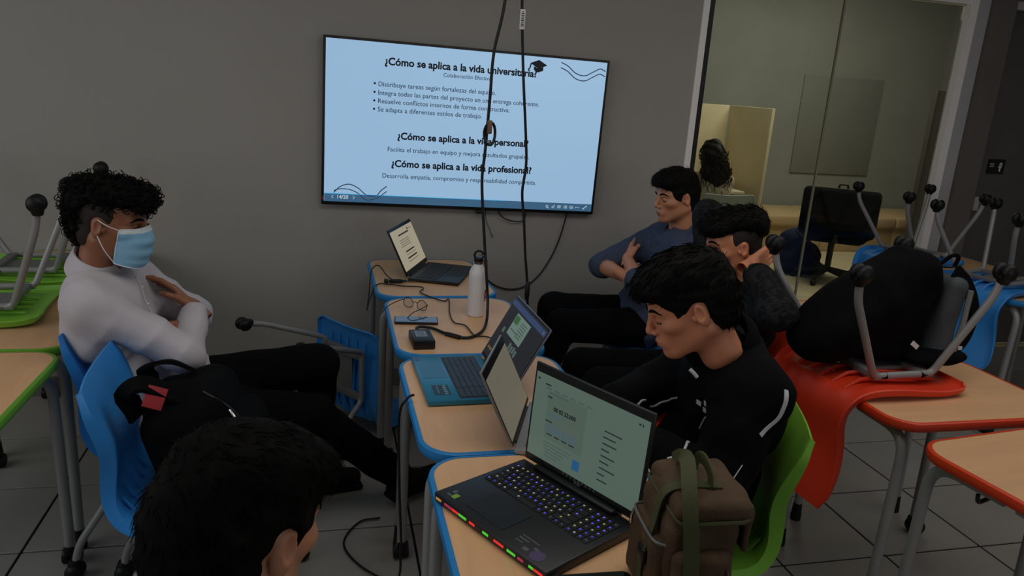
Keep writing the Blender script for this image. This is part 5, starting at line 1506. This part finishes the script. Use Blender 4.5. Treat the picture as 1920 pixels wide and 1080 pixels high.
rp = nt.nodes.new('ShaderNodeValToRGB'); rp.color_ramp.elements[0].position = 0.47; rp.color_ramp.elements[0].color = L((11, 11, 12)); rp.color_ramp.elements[1].position = 0.53; rp.color_ramp.elements[1].color = L((30, 31, 34))
nt.links.new(tc.outputs['Object'], vo.inputs['Vector']); nt.links.new(vo.outputs['Fac'], rp.inputs[0]); nt.links.new(rp.outputs[0], bs.inputs['Base Color'])
p4.top('jacket', PATT, g=0.026, sleeve=0.92, sleeveL=0.72, wr=(0.008, 20), seed=11, armk=0.014)
p4.collar(PATT, r=0.068, hgt=0.03, open_=0.3, off=0.02, lean=0.018)
wt = MB(); l_ = p4.lateral()
wt.tube([p4.J['neck'] + 0.064 * (np.cross(l_, V3(0, 0, 1)) * math.cos(a) + l_ * math.sin(a)) + V3(0, 0, 0.006 - 0.02 * math.cos(a)) for a in np.linspace(0, 2 * PI, 30)[:-1]], 0.005, 8, close=True)
wt.build('tee_neckband', M['white'], p4.o)
p4.trousers(PANT, 7); p4.shoes(SHOE, SHOE)
F = hairfield(); scalp(F, 0.0035); cutface(F, 0.064); F.cut((0.3, 0, -0.95), 0.055)
p4.hair(F, FADE, 'cropped_hair')
F = hairfield()
F.ell((-0.010, 0, 0.092), (0.112, 0.086, 0.052), 0).ell((0.070, 0, 0.076), (0.052, 0.076, 0.036), 0.03).ell((-0.075, 0, 0.070), (0.058, 0.078, 0.060), 0.03)
F.wrinkle(0.003, 120, 6, 5)
p4.hair(F, HAIRD, 'hair', straight_strands(800, lambda c: V3(0.8, 0, -0.35), seed=5, lift=0.25))

# --- youth in black track jacket, looking down at the laptop
J = dict(head=(0.905, 1.695, 1.140), neck=(1.055, 1.765, 1.005), chest=(1.120, 1.785, 0.830),
         shL=(1.055, 1.575, 0.945), shR=(1.165, 1.935, 0.945), elL=(0.945, 1.515, 0.735), elR=(0.960, 2.000, 0.760),
         wrL=(0.745, 1.615, 0.800), wrR=(0.790, 1.845, 0.805), hipL=(1.010, 1.705, 0.545), hipR=(1.080, 1.880, 0.545),
         knL=(0.600, 1.790, 0.560), knR=(0.680, 1.990, 0.560), anL=(0.640, 1.790, 0.105), anR=(0.690, 2.010, 0.105), toL=(0.52, 1.84, 0.05), toR=(0.57, 2.06, 0.05))
p5 = Person('youth in black track jacket with white piping looking down', (1.01, 1.80), J, (-0.875, 0.22, -0.40), (-0.42, 0.10, 0.9), SK2, scale=1.04)
p5.J['hxL'] = V3(-0.85, 0.42, -0.05) - p5.b; p5.J['hzL'] = V3(0, 0, 1) - p5.b
p5.J['hxR'] = V3(-0.90, -0.12, -0.06) - p5.b; p5.J['hzR'] = V3(0, 0, 1) - p5.b
p5.body(curlL=(0.3, 0.32, 0.34, 0.36), curlR=(0.3, 0.32, 0.34, 0.36), eyes='closed')
TRK = mat('black_track_jacket', (9, 9, 11), 0.85, bump=0.15, bscale=90, spec=0.1)
p5.top('track_jacket', TRK, g=0.034, sleeve=0.95, wr=(0.009, 17), seed=14, armk=0.012)
p5.collar(TRK, r=0.078, hgt=0.050, lean=0.020, open_=0.2, off=0.062, dip=0.004)
p5.trousers(PANT, 9); p5.shoes(SHOE, SOLE)
PIPE = mat('white_piping', (200, 200, 202), 0.6)
sb = MB(); pr_ = []; nn_ = []
for p in spline([Vector(q) - Vector(p5.b) for q in ((1.087, 1.490, 0.990), (1.084, 1.486, 0.975), (1.080, 1.482, 0.949), (1.066, 1.484, 0.912), (1.019, 1.470, 0.880))], 6):
    c, nn, i_, d = p5.toptree.find_nearest(p); pr_.append(c); nn_.append(nn)
ribbon(sb, pr_, nn_, 0.011, 0.0025); sb.build('back_stripe', PIPE, p5.o)
seam(p5, [(0.962, 1.640, 0.850), (0.965, 1.655, 0.825), (0.960, 1.665, 0.800)], PIPE, 'sleeve_piping', 0.0028)
seam(p5, [(0.880, 1.550, 0.838), (0.869, 1.545, 0.831), (0.844, 1.511, 0.823), (0.827, 1.512, 0.814), (0.806, 1.516, 0.806)], PIPE, 'sleeve_piping', 0.0034)
seam(p5, [(0.976, 1.458, 0.810), (0.943, 1.445, 0.772)], PIPE, 'side_piping', 0.0014)
seam(p5, [(0.850, 1.815, 0.812), (0.866, 1.828, 0.818), (0.884, 1.838, 0.815)], PIPE, 'sleeve_piping', 0.0038)
seam(p5, [(0.920, 1.880, 0.775), (0.940, 1.895, 0.768), (0.969, 1.912, 0.771), (0.997, 1.911, 0.779), (1.006, 1.880, 0.800)], PIPE, 'sleeve_piping', 0.0032)
seam(p5, [(0.755, 1.550, 0.752), (0.770, 1.530, 0.770)], PIPE, 'cuff_tab', 0.0045)
lg_ = MB()
for (x_, y_, z_), w_, h_ in (((0.958, 1.668, 0.880), 0.020, 0.012), ((0.959, 1.638, 0.891), 0.013, 0.013), ((0.963, 1.642, 0.871), 0.013, 0.013)):
    c, nn, i_, d = p5.toptree.find_nearest(Vector((x_, y_, z_)) - Vector(p5.b))
    R_ = nn.to_track_quat('Z', 'Y').to_matrix().to_4x4()
    MB().box((0, 0, 0.0012), (w_, h_, 0.0018), T=Matrix.Translation(c) @ R_).build('chest_logo', PIPE, p5.o, smooth=False)
MB().tube([p5.H((0.052, 0.075, -0.128)), p5.H((0.046, 0.078, -0.140)), p5.H((0.042, 0.078, -0.152))], 0.005, 8).build('zip_tab', PIPE, p5.o)
F = hairfield()
scalp(F, 0.010); F.ell((0.000, 0, 0.092), (0.112, 0.088, 0.056), 0.02).ell((0.070, 0, 0.078), (0.052, 0.078, 0.036), 0.02).ell((-0.085, 0, 0.03), (0.040, 0.075, 0.07), 0.03)
cutface(F, 0.066); F.cut((0.35, 0, -0.94), 0.072); F.wrinkle(0.0028, 120, 15, 5)
p5.hair(F, HAIRD, 'hair', straight_strands(1300, lambda c: V3(0.8 if c[2] > 0.05 else 0.15, 0, -0.35 if c[2] > 0.05 else -1), seed=7, lift=0.16, length=(0.02, 0.035)))

# --- head and shoulders of the person in the foreground
J = dict(head=(-0.103, 0.890, 1.095), neck=(-0.150, 0.840, 0.950), chest=(-0.185, 0.810, 0.815),
         shL=(-0.305, 0.945, 0.905), shR=(-0.045, 0.705, 0.905), elL=(-0.20, 1.05, 0.69), elR=(0.06, 0.70, 0.69),
         wrL=(-0.01, 1.12, 0.66), wrR=(0.13, 0.90, 0.66), hipL=(-0.27, 0.86, 0.535), hipR=(-0.16, 0.70, 0.535),
         knL=(0.03, 1.16, 0.56), knR=(0.14, 0.98, 0.56), anL=(0.02, 1.16, 0.105), anR=(0.14, 0.99, 0.105), toL=(0.11, 1.23, 0.05), toR=(0.23, 1.06, 0.05))
p2_ = Person('dark-haired person seen from behind at the bottom of the picture', (-0.21, 0.78), J, (0.62, 0.76, -0.20), (0.12, 0.15, 1), SK3, scale=1.0)
p2_.body(hands=True)
p2_.top('shirt', mat('dark_grey_shirt', (34, 36, 42), 0.85, bump=0.2, bscale=150), g=0.016, sleeve=0.85, seed=20, h=0.009)
p2_.trousers(PANT2, 21, h=0.010); p2_.shoes(SHOE, SOLE)
F = hairfield()
scalp(F, 0.010); F.ell((-0.005, 0, 0.085), (0.100, 0.084, 0.050), 0.02).ell((0.070, 0, 0.072), (0.050, 0.078, 0.040), 0.02).ell((-0.088, 0, 0.01), (0.040, 0.075, 0.075), 0.03)
cutface(F, 0.060); F.wrinkle(0.0022, 140, 25, 5)
p2_.hair(F, mat('dark_brown_hair', (9, 8, 7), 0.8, spec=0.08, var=0.12, vscale=80), 'hair', straight_strands(1800, lambda c: V3(0.5 if c[2] > 0.07 else 0.1, 0.2 * np.sign(c[1]), -0.3 if c[2] > 0.09 else -1), seed=9, lift=0.05, length=(0.018, 0.03), r=0.0007))
chair('blue', 'blue chair under the person seen from behind', -0.215, 0.775, 0.75, GS)

# --- woman with long wavy hair behind the glass
J = dict(head=(3.500, 6.420, 1.150), neck=(3.500, 6.360, 1.000), chest=(3.500, 6.350, 0.840),
         shL=(3.350, 6.360, 0.930), shR=(3.650, 6.360, 0.930), elL=(3.29, 6.50, 0.76), elR=(3.72, 6.50, 0.76),
         wrL=(3.38, 6.70, 0.825), wrR=(3.66, 6.70, 0.825), hipL=(3.41, 6.33, 0.545), hipR=(3.59, 6.33, 0.545),
         knL=(3.40, 6.70, 0.58), knR=(3.60, 6.70, 0.58), anL=(3.40, 6.66, 0.105), anR=(3.60, 6.66, 0.105), toL=(3.40, 6.78, 0.05), toR=(3.60, 6.78, 0.05))
J = {k: (v[0] - 0.09, v[1] - 0.08, v[2]) for k, v in J.items()}
p6 = Person('woman with long wavy dark hair seen from behind beyond the glass', (3.41, 6.25), J, (-0.12, 0.97, -0.15), (0, 0.1, 1), SK2, scale=1.06)
for a in 'LR':
    p6.J['hx' + a] = V3(0, 1, -0.05) - p6.b; p6.J['hz' + a] = V3(0, 0, 1) - p6.b
p6.body(h=0.010)
p6.top('blouse', mat('cream_blouse', (200, 186, 160), 0.8), g=0.012, sleeve=0.9, seed=30, h=0.009)
p6.trousers(PANT2, 31, h=0.010); p6.shoes(SHOE, SOLE)
F = Field((-0.22, -0.2, -0.36), (0.17, 0.2, 0.20), 0.006)
scalp(F, 0.018); F.ell((-0.060, 0, -0.06), (0.070, 0.110, 0.14), 0.04).ell((-0.085, 0, -0.18), (0.050, 0.145, 0.12), 0.04)
F.ell((0.115, 0, -0.045), (0.085, 0.16, 0.102), 0.008, '-')
F.wrinkle(0.007, 60, 33, 5)
def wavy(mb, V, Q):
    g = np.random.default_rng(3)
    C = V[Q].mean(1)
    ok = np.where((C[:, 0] < 0.02) & (C[:, 2] < 0.05))[0]
    for i in g.choice(ok, 260):
        c = C[i]; l = g.uniform(0.06, 0.16); ph = g.uniform(0, 6.28)
        o_ = c - V3(-0.02, 0, c[2]); o_ = o_ / (np.linalg.norm(o_) + 1e-9)
        pts = [c + V3(0, 0, -l * t) + o_ * (0.010 + 0.010 * math.sin(ph + t * 7)) + V3(0, 0.012 * math.cos(ph + t * 7), 0) for t in np.linspace(0, 1, 9)]
        mb.tube(pts, [0.0035 * (1 - 0.7 * t) for t in np.linspace(0, 1, 9)], 4)
p6.hair(F, mat('brown_black_hair', (24, 18, 15), 0.55, spec=0.3), 'hair', wavy)
pc = make_chair(M['palechair'], 'side_chair')
pc.location = (3.36, 6.14, 0); pc.scale = (1.08, 1.12, 1.04); pc.rotation_euler = (0, 0, PI / 2)
tag(pc, 'pale grey shell chair under the woman beyond the glass', 'chair')
